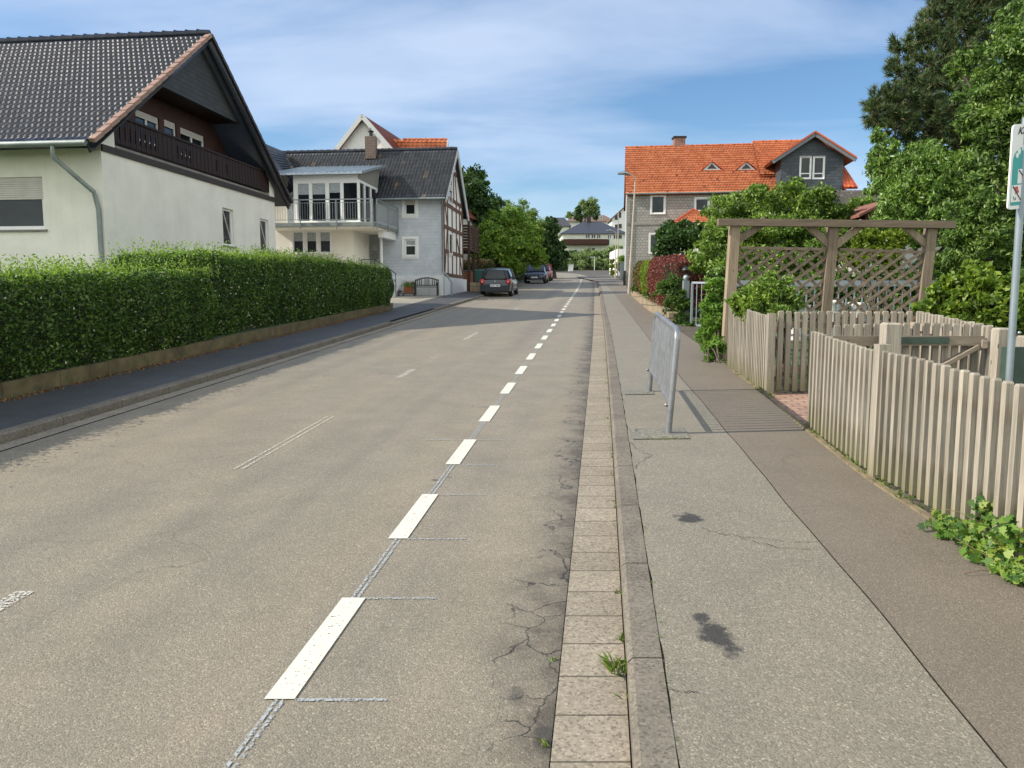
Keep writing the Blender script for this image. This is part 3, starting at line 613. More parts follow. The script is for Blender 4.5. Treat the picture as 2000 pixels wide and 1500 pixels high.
def window(F, a0, a1, b0, b1, parent, dep=.12, fw=.06, mull=(), trans=(), sill=True, shutter=0, curtain=0, label=None, fm=None, trim=0, sillm=None):
    if a0 > a1: a0, a1 = a1, a0
    b = MB(); c0, c1 = -dep, -dep+.05
    b.fbox(F, a0, a0+fw, b0, b1, c0, c1); b.fbox(F, a1-fw, a1, b0, b1, c0, c1); b.fbox(F, a0+fw, a1-fw, b0, b0+fw, c0, c1); b.fbox(F, a0+fw, a1-fw, b1-fw, b1, c0, c1)
    for q in mull: x = a0+(a1-a0)*q; b.fbox(F, x-fw*.6, x+fw*.6, b0+fw, b1-fw, c0, c1-.004)
    for q in trans: z = b0+(b1-b0)*q; b.fbox(F, a0+fw, a1-fw, z-fw*.4, z+fw*.4, c0, c1-.008)
    if trim:
        for (x0, x1, z0, z1) in ((a0-trim, a0, b0-trim, b1+trim), (a1, a1+trim, b0-trim, b1+trim), (a0, a1, b1, b1+trim), (a0, a1, b0-trim, b0)): b.fbox(F, x0, x1, z0, z1, -.02, .03)
    wd = b.build('window', fm or m_white, parent)
    if label: wd['label'] = label
    p = MB(); p.add([F.P(a0+.01, b0+.01, c0+.015), F.P(a1-.01, b0+.01, c0+.015), F.P(a1-.01, b1-.01, c0+.015), F.P(a0+.01, b1-.01, c0+.015)], [(0, 1, 2, 3)]); p.build('pane', m_glass, wd)
    if shutter: s_ = MB(); zt = b1-(b1-b0)*shutter; nl = max(3, int((b1-zt)/.05)); h_ = (b1-zt)/nl
    if shutter:
        for k in range(nl): s_.fbox(F, a0+.03, a1-.03, zt+k*h_, zt+(k+1)*h_-.006, c1+.002, c1+.02)
        s_.build('shutter', m_shut, wd)
    if curtain:
        s_ = MB(); zt = b1-(b1-b0)*curtain; nn = 10
        for k in range(nn): x = a0+fw+(a1-a0-2*fw)*k/nn; x2 = a0+fw+(a1-a0-2*fw)*(k+1)/nn; s_.add([F.P(x, zt, c0+.02+.006*(k % 2)), F.P(x2, zt, c0+.02+.006*((k+1) % 2)), F.P(x2, b1-fw, c0+.02+.006*((k+1) % 2)), F.P(x, b1-fw, c0+.02+.006*(k % 2))], [(0, 1, 2, 3)])
        s_.build('curtain', m_curt, wd)
    if sill: s_ = MB(); s_.fbox(F, a0-.06, a1+.06, b0-.05, b0-.005, -dep, .06); s_.build('sill', sillm or m_sill, wd)
    return wd
m_shut = simple('roller_shutter', (.55, .52, .47), .5, .08, 4); m_sill = simple('grey_window_sill', (.20, .19, .17), .8, .25, 5)
def tiles(name, p00, p10, p01, p11, tw, th, m, parent, amp=.03, step=.03, seg=6, prof='pan', thick=.12, under=None, stag=0):
    """p00-p10 eave, p01-p11 ridge; relief tiles"""
    p00, p10, p01, p11 = [np.array(tuple(p), dtype=float) for p in (p00, p10, p01, p11)]
    W_ = np.linalg.norm(p10-p00); Hh = np.linalg.norm(p01-p00); nc = max(1, int(round(W_/tw))); nr = max(1, int(round(Hh/th)))
    nrm = np.cross(p10-p00, p01-p00); nrm /= np.linalg.norm(nrm)
    if nrm[2] < 0: nrm = -nrm
    us = np.linspace(0, 1, nc*seg+1); ph = (us*nc) % 1.0; ph[-1] = 0
    if prof == 'pan': hu = amp*(np.sin(2*np.pi*ph)*.5+.5)
    else: hu = np.where((ph < .12) | (ph > .90), amp, 0.0)*1.0
    rows = []; uvs = []; hu0 = hu
    for r_ in range(nr):
        hu = np.roll(hu0[:-1], seg//2) if (stag and r_ % 2) else hu0[:-1]; hu = np.append(hu, hu[0])
        jt = np.append(np.repeat(rng.normal(size=nc)*step*.10, seg), 0.0)
        for v_, hh in ((r_/nr, step+jt), ((r_+1)/nr, jt*.3)):
            base = (p00+(p01-p00)*v_)[None]*(1-us[:, None])+(p10+(p11-p10)*v_)[None]*us[:, None]
            rows.append(base+nrm[None]*(hu+hh)[:, None]); uvs.append(np.stack([us*nc*.9999+(.5*(r_ % 2) if stag else 0), np.full(len(us), r_+.001+(v_*nr-r_)*.998)], 1))
    n_ = len(us); V = np.concatenate(rows); UV = np.concatenate(uvs); R_ = len(rows)
    i, j = np.meshgrid(np.arange(R_-1), np.arange(n_-1), indexing='ij'); F = np.stack([i*n_+j, i*n_+j+1, (i+1)*n_+j+1, (i+1)*n_+j], -1).reshape(-1, 4)
    k = len(V); q = [p00, p10, p11, p01]; V = np.concatenate([V, np.array(q)-nrm*.005, np.array(q)-nrm*thick]); UV = np.concatenate([UV, np.zeros((8, 2))])
    F = np.concatenate([F, [[k, k+1, k+5, k+4], [k+1, k+2, k+6, k+5], [k+2, k+3, k+7, k+6], [k+3, k, k+4, k+7], [k+4, k+5, k+6, k+7]]])
    return npmesh(name, V, F, m, parent, UV)
def ridge(p, q, m, parent, r=.11, name='ridge_tiles', n_=None):
    p, q = Vector(p), Vector(q); L_ = (q-p).length; k = n_ or max(2, int(L_/.36)); b = MB(); d = (q-p)/k
    for i in range(k): b.tube([p+d*i, p+d*i+d.normalized()*.05, p+d*(i+1)], [r*1.28, r*1.1, r*.92], 8)
    return b.build(name, m, parent)
def gutter(p, q, m, parent, r=.07): b = MB(); b.tube([p, q], r, 8); return b.build('rain_gutter', m, parent)
# ---- 1. big white house with the loggia
def big_house():
    r = thing('house', 'big cream house behind the left hedge, dark tiled roof and dark wooden gable balcony', 'house', (-9.9, 19, .9)); ox, oy = -9.9, 19
    A = Vector((ox, oy, 0)); W = 9.96; OH = .78; zE = Face(ox-D.x*OH, oy-D.y*OH, VL, -D).hit(150, 281)[1]+.05; zR = Face(ox-VL.x*.32, oy-VL.y*.32, D, -VL).hit(427, 80)[1]; sl_ = (zR-zE)/(W/2+OH); Lg = 13
    Fg = Face(ox, oy, D, -VL); Fl = Face(ox, oy, VL, -D)
    zl = lambda u: zE+sl_*(min(u, W-u)+OH)      # roof line along the gable
    wins = []
    for q in ((434, 405, 455, 480), (507, 426, 524, 492)):
        a0, b1 = Fg.hit(q[0], q[1]); a1, _ = Fg.hit(q[2], q[1]); _, b0 = Fg.hit((q[0]+q[2])/2, q[3]); wins.append((a0, a1, b0, b1))
    zb = Fg.hit(260, 313)[1]; b = MB(); wall_open(b, Fg, 0, W, .5, zb, wins)
    a1w, t1 = Fl.hit(82, 345); _, b1w = Fl.hit(82, 448); wl_ = (a1w, a1w+1.55, b1w, t1)
    wall_open(b, Fl, 0, Lg, .5, zl(0)-.12, [wl_])
    for (x0, x1) in ((0, .55), (W-.42, W)):
        b.prism([Fg.P(x0, zb, 0), Fg.P(x1, zb, 0), Fg.P(x1, zl(x1)-.2, 0), Fg.P(x0, zl(x0)-.2, 0)], Fg.n*-.3)
    Fr_ = Face(ox+D.x*W, oy+D.y*W, VL, D); wall_open(b, Fr_, 0, Lg, .5, zl(0)-.12, [])
    Fb = Face(ox+VL.x*Lg, oy+VL.y*Lg, D, VL); b.add([Fb.P(0, .5), Fb.P(W, .5), Fb.P(W, zl(W)-.15), Fb.P(W/2, zR-.2), Fb.P(0, zl(0)-.15)], [(0, 1, 2, 3, 4)])
    b.build('wall', m_gable, r)
    wL = window(Fl, *wl_, r, shutter=.42, fw=.09)
    for q in wins: 
        x = window(Fg, *q, r, fw=.07)
        t_ = MB(); t_.bar(Fg.P(q[0]+.09, q[3]-.1, -.03), Fg.P(q[1]-.08, q[2]+.12, -.06), .02, .02); t_.build('tilted_sash', m_white, x)
    # loggia: floor, back wall, ceiling of boards
    b = MB(); b.fbox(Fg, .56, W-.43, zb+.02, zb+.24, -1.1, -.005); b.build('loggia_floor', m_sill, r)
    Fk = Face(ox+VL.x*1.0, oy+VL.y*1.0, D, -VL); ops = []; 
    for q in ((262, 224, 313, 262), (320, 233, 345, 272), (352, 250, 400, 292)):
        a0, z1 = Fk.hit(q[0], q[1]); a1, z0_ = Fk.hit(q[2], q[3]); ops.append((a0, a1, zb+.9, max(z1, 6.9)))
    ops = []
    for (x0, x1, yt) in ((266, 312, 222), (321, 345, 236), (352, 399, 257)): a0 = Fk.hit(x0, 250)[0]; a1 = Fk.hit(x1, 260)[0]; ops.append((a0, a1, zb+.9, min(7.05, Fk.hit((x0+x1)/2, yt)[1])))
    zk = 7.1; uk = max(.9, (zk-zE)/sl_-OH-.02); b = MB(); wall_open(b, Fk, uk, W-uk, zb, zk, ops)
    b.add([Fk.P(uk, zk), Fk.P(W-uk, zk), Fk.P(W/2, zR-.45)], [(0, 1, 2)])
    for s_ in (0, 1):
        q = lambda u: W-u if s_ else u
        b.add([Fk.P(q(.1), zb), Fk.P(q(uk), zb), Fk.P(q(uk), zl(uk)-.3), Fk.P(q(.1), zl(.1)-.3)], [(0, 1, 2, 3)])
    b.build('loggia_back_wall', m_brownwall, r)
    for k, q in enumerate(ops): window(Fk, *q, r, fw=.07, mull=(.5,) if k != 1 else (), sill=False, shutter=.22, curtain=0, dep=.1)
    b = MB(); b.fbox(Fg, .0, W, zb-.0, zb+.16, .003, .05); b.build('dark_band', m_darkband, r)
    # cladding triangle over the loggia
    zc = Fg.hit(400, 208)[1]; uc = lambda z: (z-zE)/sl_-OH
    a0 = uc(zc)+.28; b = MB(); b.prism([Fg.P(a0, zc, -.02), Fg.P(W-a0, zc, -.02), Fg.P(W/2, zl(W/2)-.22, -.02)], Fg.n*-.14); b.build('gable_cladding', m_slatecl, r)
    b = MB(); b.prism([Fg.P(a0-.2, zc+.02, -.17), Fg.P(W-a0+.2, zc+.02, -.17), Fg.P(W-a0+.2, zc+.02, -1.1), Fg.P(a0-.2, zc+.02, -1.1)], (0, 0, .08)); b.build('loggia_ceiling', m_darkwood, r)
    # railing of upright boards with slot cut-outs
    b = MB(); u = .58; zb0 = zb+.30; zb1 = Fg.hit(300, 253)[1]; k = 0
    while u < W-.5:
        c = Fg.P; hole = (u < 2.4) or (3.3 < u < 4.2 and k % 2) or (5.3 < u < 6.3 and k % 3 == 0)
        if hole and k % 2:
            b.fbox(Fg, u, u+.095, zb0, zb0+.13, -.03, 0); b.fbox(Fg, u, u+.095, zb1-.22, zb1-.05, -.03, 0); b.fbox(Fg, u, u+.03, zb0+.13, zb1-.22, -.03, 0)
        else: b.fbox(Fg, u, u+.105, zb0, zb1-.03, -.03+.006*(k % 2), .006*(k % 2))
        u += .112; k += 1
    b.build('balcony_railing', m_darkwood, r)
    b = MB(); b.fbox(Fg, .56, W-.42, zb1-.028, zb1+.03, -.07, .03); b.fbox(Fg, .56, W-.42, zb0+.06, zb0+.12, -.07, -.032); b.build('handrail', m_darkwood, r)
    # roof
    e = .32; o_ = -VL*e; up = lambda u, z, c: A+D*u+VL*c+Vector((0, 0, z))
    c0, c1 = -e, Lg+.4
    tiles('roof', up(-OH, zE, c1), up(-OH, zE, c0), up(W/2, zR, c1), up(W/2, zR, c0), .155, .30, m_tile_dark, r, .022, .05, 6, 'pan', .16)
    tiles('roof', up(W+OH, zE, c0), up(W+OH, zE, c1), up(W/2, zR, c0), up(W/2, zR, c1), .155, .30, m_tile_dark, r, .022, .05, 4, 'pan', .16)
    ridge(up(W/2, zR+.04, c1), up(W/2, zR+.04, c0), m_tile_dark, r, .12)
    b = MB(); n_ = 18
    for s_ in (0, 1):
        for k in range(n_):
            f0, f1 = k/n_, (k+1)/n_
            P0 = up(-OH+(W/2+OH)*f0, zE+(zR-zE)*f0, c0) if s_ == 0 else up(W+OH-(W/2+OH)*f0, zE+(zR-zE)*f0, c0); P1 = up(-OH+(W/2+OH)*f1, zE+(zR-zE)*f1, c0) if s_ == 0 else up(W+OH-(W/2+OH)*f1, zE+(zR-zE)*f1, c0)
            nn = Vector((0, 0, 1)); b.bar(P0+Vector((0, 0, .02)), P1+Vector((0, 0, -.0)), .16, .10)
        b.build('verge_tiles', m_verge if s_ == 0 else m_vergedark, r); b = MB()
    b = MB()
    for s_ in (0, 1):
        P0 = up(-OH, zE-.16, c0+.1) if s_ == 0 else up(W+OH, zE-.16, c0+.1); b.bar(P0, up(W/2, zR-.16, c0+.1), .05, .2)
    b.build('bargeboard', m_black, r)
    b = MB(); b.bar(up(-OH+.12, zE-.05, Lg), up(-OH+.12, zE-.05, c0+.2), .3, .03); b.build('soffit', m_gable, r)
    gutter(up(-OH-.06, zE-.04, Lg+.3), up(-OH-.06, zE-.04, c0+.1), m_zinc, r, .075)
    b = MB(); x0 = up(-OH-.06, zE-.1, .62); b.tube([x0, x0+Vector((0, 0, -.25)), up(-.12, zE-1.05, .16), up(-.07, zE-1.45, .10), up(-.07, .6, .10)], .055, 8); b.build('downpipe', m_zinc, r)
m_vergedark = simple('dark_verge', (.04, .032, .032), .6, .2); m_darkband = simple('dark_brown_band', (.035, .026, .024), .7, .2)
big_house()
# ---- 2. grey shingled house with conservatory and timber-framed side
def grey_house():
    ox, oy = -3.33, 37.9; r = thing('house', 'light grey shingled house with white conservatory, balcony and half-timbered side facing the street', 'house', (ox, oy, S*oy))
    A = Vector((ox, oy, 0)); Ff = Face(ox, oy, VL, -D); Ft = Face(ox, oy, D, -VL); W = 5.3; Lg = 15
    zE = Ff.hit(862, 378)[1]; zR = Ft.hit(887, 294)[1]; zP = Ff.hit(860, 538)[1]; up = lambda u, z, c: A+D*u+VL*c+Vector((0, 0, z)); zG = 1.5
    ops = []
    for q in ((790, 389, 812, 420), (790, 467, 813, 500)):
        a0, z1 = Ff.hit(q[0], q[1]); a1, z0 = Ff.hit(q[2], q[3]); ops.append((min(a0, a1), max(a0, a1), z0, z1))
    b = MB(); wall_open(b, Ff, 0, Lg, zP, zE, ops); b.add([up(W, zP, 0), up(W, zP, Lg), up(W, zE, Lg), up(W, zE, 0)], [(0, 1, 2, 3)]); b.build('shingle_wall', m_grayshingle, r)
    window(Ff, *ops[0], r, trim=.13, shutter=.36, fw=.07, sill=True, sillm=m_white, dep=.09); window(Ff, *ops[1], r, trim=.13, curtain=.36, fw=.07, trans=(.62,), sillm=m_white, dep=.09)
    b = MB(); a0, z1 = Ff.hit(811, 549); a1, z0 = Ff.hit(790, 566); bw = (min(a0, a1), max(a0, a1), z0, z1); Fp = Face(ox-D.x*.04, oy-D.y*.04, VL, -D)
    wall_open(b, Fp, -.04, Lg, zG, zP+.0, [bw]); b.add([Fp.P(-.04, zP, 0), Fp.P(Lg, zP, 0), Fp.P(Lg, zP, -.05), Fp.P(-.04, zP, -.05)], [(0, 1, 2, 3)])
    # plinth bulge on the street side
    a0s = 0; zq0 = Ft.hit(870, 541)[1]; zq = Ft.hit(902, 548)[1]; b.hexa([Ft.P(-.04, zG, -.02), Ft.P(W+.1, zG, -.02), Ft.P(W+.1, zG, .2), Ft.P(-.04, zG, .06), Ft.P(-.04, zq0, -.02), Ft.P(W+.1, zq0, -.02), Ft.P(W+.1, zq0, .2), Ft.P(-.04, zq0, .06)])
    b.build('plinth', m_plinth, r); window(Fp, *bw, r, sill=False, mull=(.5,), fw=.05, dep=.1)
    # timber side
    b = MB(); b.add([Ft.P(0, zq0, 0), Ft.P(W, zq0, 0), Ft.P(W, zE, 0), Ft.P(W/2, zR-.1, 0), Ft.P(0, zE, 0)], [(0, 1, 2, 3, 4)]); b.build('plaster_wall', m_whitewall, r)
    Z = lambda x, y_: (500+x*.22, 200+y_*.22); bm_ = MB()
    def beam(x0, y0, x1, y1, w_=.15):
        p = Ft.hit(*Z(x0, y0)); q = Ft.hit(*Z(x1, y1)); p = (min(max(p[0], .02), W), p[1]); q = (min(max(q[0], .02), W), q[1])
        P, Q = Ft.P(p[0], p[1], .018), Ft.P(q[0], q[1], .018); d = (Q-P).normalized(); s_ = d.cross(Ft.n)*w_/2; bm_.hexa([P-s_-Ft.n*.02, P+s_-Ft.n*.02, P+s_+Ft.n*.02, P-s_+Ft.n*.02, Q-s_-Ft.n*.02, Q+s_-Ft.n*.02, Q+s_+Ft.n*.02, Q-s_+Ft.n*.02])
    hz = [zq0+.12, zq0+1.27, zq0+2.45, zq0+3.55, zE-.05]
    for z in hz: bm_.fbox(Ft, .02, W-.02, z-.09, z+.09, 0, .04)
    zt = (zE+zR)/2+.1; k = (zR-zt)/(zR-zE)*W/2; bm_.fbox(Ft, W/2-k+.1, W/2+k-.1, zt-.08, zt+.08, 0, .04)
    for u in (.1, 1.0, 2.15, 3.3, 4.25, W-.12):
        for i_ in range(4): 
            if not (u == 1.0 and i_ in (1, 3) and 0): bm_.fbox(Ft, u-.07, u+.07, hz[i_]+.09, hz[i_+1]-.09, 0, .036)
    for (u0, z0, u1, z1) in ((.15, hz[0], .9, hz[2]), (.15, hz[4], .95, hz[2]), (W-.15, hz[0], 3.5, hz[1]+.8), (W-.15, hz[4], 4.4, hz[2]+.1), (W/2-.9, hz[4], W/2-.35, zt), (W/2+.9, hz[4], W/2+.35, zt), (W/2, hz[4], W/2, zt), (.6, hz[4], 1.5, zt-.7), (W/2-.05, zt, W/2, zR-.5)):
        P, Q = Ft.P(u0, z0, .016), Ft.P(u1, z1, .016); bm_.bar(P, Q, .035, .13, Ft.n.cross((Q-P).normalized()))
    bm_.build('timber_frame', m_timber, r)
    for z0, z1 in ((hz[0]+1.05, hz[0]+2.1), (hz[2]+1.2, hz[2]+2.15)): window(Ft, 1.15, 2.0, z0, z1, r, dep=-.02, trim=.07, fw=.06, sill=False, shutter=.3 if z0 > 5 else 0)
    # roof with light bargeboards
    OH = .45; c0 = -.22; sE = zE-.45*(zR-zE)/(W/2)*.6
    tiles('roof', up(-OH, sE, Lg), up(-OH, sE, c0), up(W/2, zR, Lg), up(W/2, zR, c0), .17, .33, m_tile_dark2, r, .018, .05, 6)
    tiles('roof', up(W+OH, sE-.3, c0), up(W+OH, sE-.3, Lg), up(W/2, zR, c0), up(W/2, zR, Lg), .17, .33, m_tile_dark2, r, .018, .05, 4)
    ridge(up(W/2, zR+.03, Lg), up(W/2, zR+.03, c0), m_tile_dark2, r, .10)
    b = MB(); b.bar(up(-OH, sE-.13, c0-.02), up(W/2, zR-.12, c0-.02), .05, .16); b.bar(up(W+OH+.1, sE-.5, c0-.02), up(W/2, zR-.12, c0-.02), .05, .34)
    b.build('bargeboard', m_bargelt, r)
    gutter(up(-OH-.05, sE-.03, 3.2), up(-OH-.05, sE-.03, -.2), m_zinc, r, .06)
    b = MB(); b.fbox(Ff, 0, 4.2, zE-.28, zE-.12, 0, .18); b.build('eaves_board', m_white, r)
    b = MB(); g = up(-OH-.05, sE-.06, 0.02); b.tube([g, up(-.12, zE-.5, .02), up(-.12, zP+.2, .02), up(-.17, zP-.05, -.22), up(-.2, zP-.35, -.42), up(-.2, S*oy+.05, -.42)], .05, 8); b.build('downpipe', m_zinc, r)
    # wing at the left: roof that slopes to the right
    b = [at(518, 283, 36), at(561, 332, 36.5), at(500, 283, 46), at(553, 299, 41)]
    tiles('wing_roof', at(583, 372, 37.2), at(556, 298, 41.2), at(520, 392, 33.4), at(508, 278, 36), .3, .34, m_tile_dark2, r, .03, .035, 4)
    wv = MB(); wv.add([at(500, 560, 36.5), at(562, 560, 36.5), at(562, 345, 36.5), at(540, 330, 36.5), at(500, 360, 36.5)], [(0, 1, 2, 3, 4)]); wv.build('wing_wall', m_brickwing, r)
    # conservatory and balcony
    yb = 2.9                                  # how far it stands forward of the facade
    cxR = lambda u: 0
    Fc = Face(ox-D.x*yb, oy-D.y*yb, VL, -D); aR = Fc.hit(703, 435)[0]; aL = Fc.hit(575, 435)[0]; zf = Fc.hit(700, 434)[1]; zt = Fc.hit(703, 350)[1]
    pn = [(581, 605), (609, 637), (642, 666), (670, 699)]; ops = []
    for q in pn: x0, x1 = Fc.hit(q[1], 400)[0], Fc.hit(q[0], 400)[0]; ops.append((x0, x1, zf+.06, zt-.12))
    b = MB(); wall_open(b, Fc, aR, aL, zf, zt, ops, .08); b.fbox(Fc, aR, aL, zt, zt+.22, -.2, -.0)
    Fs = Face(Fc.P(aR, 0).x, Fc.P(aR, 0).y, D, -VL); so_ = [(.12, .8, zf+.06, zt-.12), (.95, 1.75, zf+.06, zt-.12), (1.9, 2.75, zf+.06, zt-.12)]; wall_open(b, Fs, 0, yb, zf, zt, so_, .06)
    b.add([Fc.P(aL, zf), Fc.P(aL, zt), Fc.P(aL, zt, -yb), Fc.P(aL, zf, -yb)], [(0, 1, 2, 3)])
    cons = b.build('conservatory', m_white, r); cons['label'] = 'white glazed conservatory on the first floor'
    p = MB()
    for F_, q in [(Fc, q) for q in ops]+[(Fs, q) for q in so_]: p.add([F_.P(q[0], q[2], -.05), F_.P(q[1], q[2], -.05), F_.P(q[1], q[3], -.05), F_.P(q[0], q[3], -.05)], [(0, 1, 2, 3)])
    p.build('pane', m_glass, cons)
    p = MB()
    for q, f_ in zip(ops, (.3, .3, .26, 0)):
        if f_: p.add([Fc.P(q[0], q[3]-f_*(q[3]-q[2]), -.045), Fc.P(q[1], q[3]-f_*(q[3]-q[2]), -.045), Fc.P(q[1], q[3], -.045), Fc.P(q[0], q[3], -.045)], [(0, 1, 2, 3)])
    p.build('blind', m_curt, cons)
    p = MB()
    for q in ops:
        fw = .03
        for (x0, x1, z0, z1) in ((q[0], q[0]+fw, q[2], q[3]), (q[1]-fw, q[1], q[2], q[3]), (q[0]+fw, q[1]-fw, q[2], q[2]+fw), (q[0]+fw, q[1]-fw, q[3]-fw, q[3])): p.fbox(Fc, x0, x1, z0, z1, -.04, -.01)
    p.build('door_frames', m_white, cons)
    # lean-to sheet roof with standing seams
    zq_ = zt+.26; hi = Vector((0, 0, .95)); e0 = Fc.P(aR-.25, zq_, .35); e1 = Fc.P(aL+.9, zq_, .35); h0 = Fc.P(aR-.25, zq_, -yb-.75)+hi; h1 = Fc.P(aL+.9, zq_, -yb-.75)+hi
    b = MB(); b.prism([e0, e1, h1, h0], (0, 0, -.07))
    nS = 15
    for k in range(nS+1): f_ = k/nS; b.bar(e0.lerp(e1, f_)+Vector((0, 0, .02)), h0.lerp(h1, f_)+Vector((0, 0, .02)), .02, .05)
    b.build('sheet_roof', m_seam, r)
    b = MB(); b.prism([Fs.P(-.02, zt, .01), Fs.P(yb, zt, .01), Fs.P(yb+.5, zq_+.85, .01), Fs.P(0, zq_-.05, .01)], Fs.n*-.05); b.build('side_boarding', m_brdgrey, r)
    # balcony slab and railing
    Fb = Face(ox-D.x*3.7, oy-D.y*3.7, VL, -D); bR = Fb.hit(731, 437)[0]; bL = Fb.hit(520, 437)[0]; zs = Fb.hit(731, 433)[1]
    b = MB(); b.hexa([Fb.P(bR, zs-.26, 0), Fb.P(bL, zs-.26, 0), Fb.P(bL, zs-.26, -3.66), Fb.P(bR, zs-.26, -3.66), Fb.P(bR, zs, 0), Fb.P(bL, zs, 0), Fb.P(bL, zs, -3.66), Fb.P(bR, zs, -3.66)]); b.build('balcony_slab', m_cream2, r)
    b = MB(); b.fbox(Fb, bR-.06, bL, zs-.17, zs-.03, .003, .09); Fbs = Face(Fb.P(bR, 0).x, Fb.P(bR, 0).y, D, -VL); b.fbox(Fbs, 0, 3.65, zs-.17, zs-.03, .003, .09); b.build('balcony_gutter', m_zinc, r)
    b = MB(); rt = zs+1.0
    def rail(F_, a0, a1, c):
        b.fbox(F_, a0, a1, rt-.045, rt, c-.02, c+.02); b.fbox(F_, a0, a1, zs+.09, zs+.12, c-.012, c+.012); b.fbox(F_, a0, a1, rt-.17, rt-.15, c-.012, c+.012); x = a0
        while x < a1: b.fbox(F_, x, x+.014, zs+.12, rt-.17, c-.007, c+.007); x += .115
        x = a0
        while x < a1+.01: b.fbox(F_, x, x+.045, zs-.3, rt, c-.022, c+.022); x += (a1-a0)/max(1, round((a1-a0)/1.45))*.999
    rail(Fb, bR, bL, .12); rail(Fbs, 0, 3.55, .12); b.build('balcony_railing', m_metal, r)
    b = MB(); b.fbox(Fbs, 1.6, 3.66, zs-.55, zs-.27, -.3, .0); pc = Fbs.P(3.0, 0, .12); b.build('balcony_beam', m_white, r)
    cz = at(745, 462, oy-.8); b = MB(); b.lathe((at(745, 500, oy-.8).x, oy-.8, 0), [(0.07, S*37), (.07, zs-.3)], 10); b.build('balcony_column', m_white, r)
    # ground floor below
    Fg = Face(ox-D.x*2.6, oy-D.y*2.6, VL, -D); g0 = Fg.hit(690, 490)[0]; gL = Fg.hit(500, 490)[0]; ops = []
    for q in ((572, 593), (598, 619), (624, 646)): x0, x1 = Fg.hit(q[1], 470)[0], Fg.hit(q[0], 470)[0]; ops.append((x0, x1, Fg.hit(600, 494)[1], Fg.hit(600, 452)[1]))
    b = MB(); wall_open(b, Fg, g0, gL, zG, zs-.26, ops); Fgs = Face(Fg.P(g0, 0).x, Fg.P(g0, 0).y, D, -VL); b.add([Fgs.P(0, zG), Fgs.P(2.6, zG), Fgs.P(2.6, zs-.26), Fgs.P(0, zs-.26)], [(0, 1, 2, 3)]); b.build('ground_floor_wall', m_cream2, r)
    for q in ops: window(Fg, *q, r, fw=.045, trim=.05, sill=False, curtain=.45, dep=.06)
    # door recess
    b = MB(); d0, d1 = Ff.hit(748, 520)[0], Ff.hit(715, 520)[0]; b.fbox(Ff, d0, d1, zP-.6, zP+2.2, .004, .05); b.build('door', m_doorgrey, r)
    b = MB(); s0 = Fg.P(g0-.1, 0, -.3); b.fbox(Fg, g0-1.7, g0-.02, zG, S*oy+.85, -2.5, -.6); b.build('entrance_steps', m_plinth, r)
    b = MB(); q0 = Fg.P(g0-.15, S*oy+.85, -.7); q1 = Fg.P(g0-.8, S*oy+.85, -.7); q2 = Fg.P(g0-1.8, S*oy+.2, -.65)
    for h_ in (.9, .55): b.tube([q0+Vector((0, 0, h_)), q1+Vector((0, 0, h_)), q2+Vector((0, 0, h_))], .02, 6)
    for q in (q0, q1, q2): b.tube([q-Vector((0, 0, .2)), q+Vector((0, 0, .9))], .018, 6)
    b.build('stair_railing', m_black, r)
    for q in ((727, 478, 740, 491), (729, 495, 740, 506)):
        a0, z1 = Ff.hit(q[0], q[1]); a1, z0 = Ff.hit(q[2], q[3]); b = MB(); b.fbox(Ff, a1, a0, z0, z1, .055, .2); b.build('letter_box', m_brdgrey, r)
    # chimney
    c = at(725, 297, oy+2.65); b = MB(); b.box(c.x-.27, c.x+.27, c.y-.25, c.y+.25, zR-.5, zR+.62); ch = b.build('chimney', m_brickbrown, r); b = MB(); b.tube([(c.x, c.y, zR+.62), (c.x, c.y, zR+.88)], .09, 8); b.lathe((c.x, c.y, zR+.88), [(.16, 0), (.13, .05), (0.02, .1), (.02, .2), (0, .22)], 8); b.build('chimney_cowl', m_black, ch)
    # wooden balcony at the far end
    Fk = Face(ox+D.x*(W+.05), oy+D.y*(W+.05), D, -VL); z0 = S*43+2.55; b = MB()
    for k in range(8): b.fbox(Fk, 0, 3.3, z0+k*.155, z0+k*.155+.125, .32, .36)
    for k in range(8): b.fbox(Face(Fk.P(0, 0, .34).x, Fk.P(0, 0, .34).y, VL, -D), 0, 2.0, z0+k*.155, z0+k*.155+.125, -.02, .02)
    for u in (.05, 1.65, 3.25): b.fbox(Fk, u-.06, u+.06, S*43, z0+1.4, .26, .38)
    b.fbox(Fk, 0, 3.3, z0-.2, z0-.04, -1.5, .36); b.build('wooden_balcony', m_brown2, r)
    b = MB(); b.prism([Fk.P(-.3, z0+2.0, .6), Fk.P(3.5, z0+2.0, .6), Fk.P(3.5, z0+2.45, -1.6), Fk.P(-.3, z0+2.45, -1.6)], (0, 0, .06)) if 0 else None
    b = MB(); b.fbox(Fk, 0, 3.2, S*43, zE-.4, -4, -1.6); b.build('annex_wall', m_annex, r); window(Face(Fk.P(0, 0, -1.6).x, Fk.P(0, 0, -1.6).y, D, -VL), .8, 2.0, S*43+.9, S*43+2.1, r, dep=-.03, sill=False, mull=(.5,))
m_bargelt = simple('light_grey_board', (.50, .51, .50), .6, .08); m_brickwing = stucco('wing_render', (.66, .62, .54), .2); m_brdgrey = wood('grey_boarding', (.20, .19, .17), (.30, .29, .26), 'Z'); m_doorgrey = simple('grey_door', (.30, .32, .34), .6, .1); m_annex = stucco('annex_render', (.38, .38, .37), .2)
grey_house()
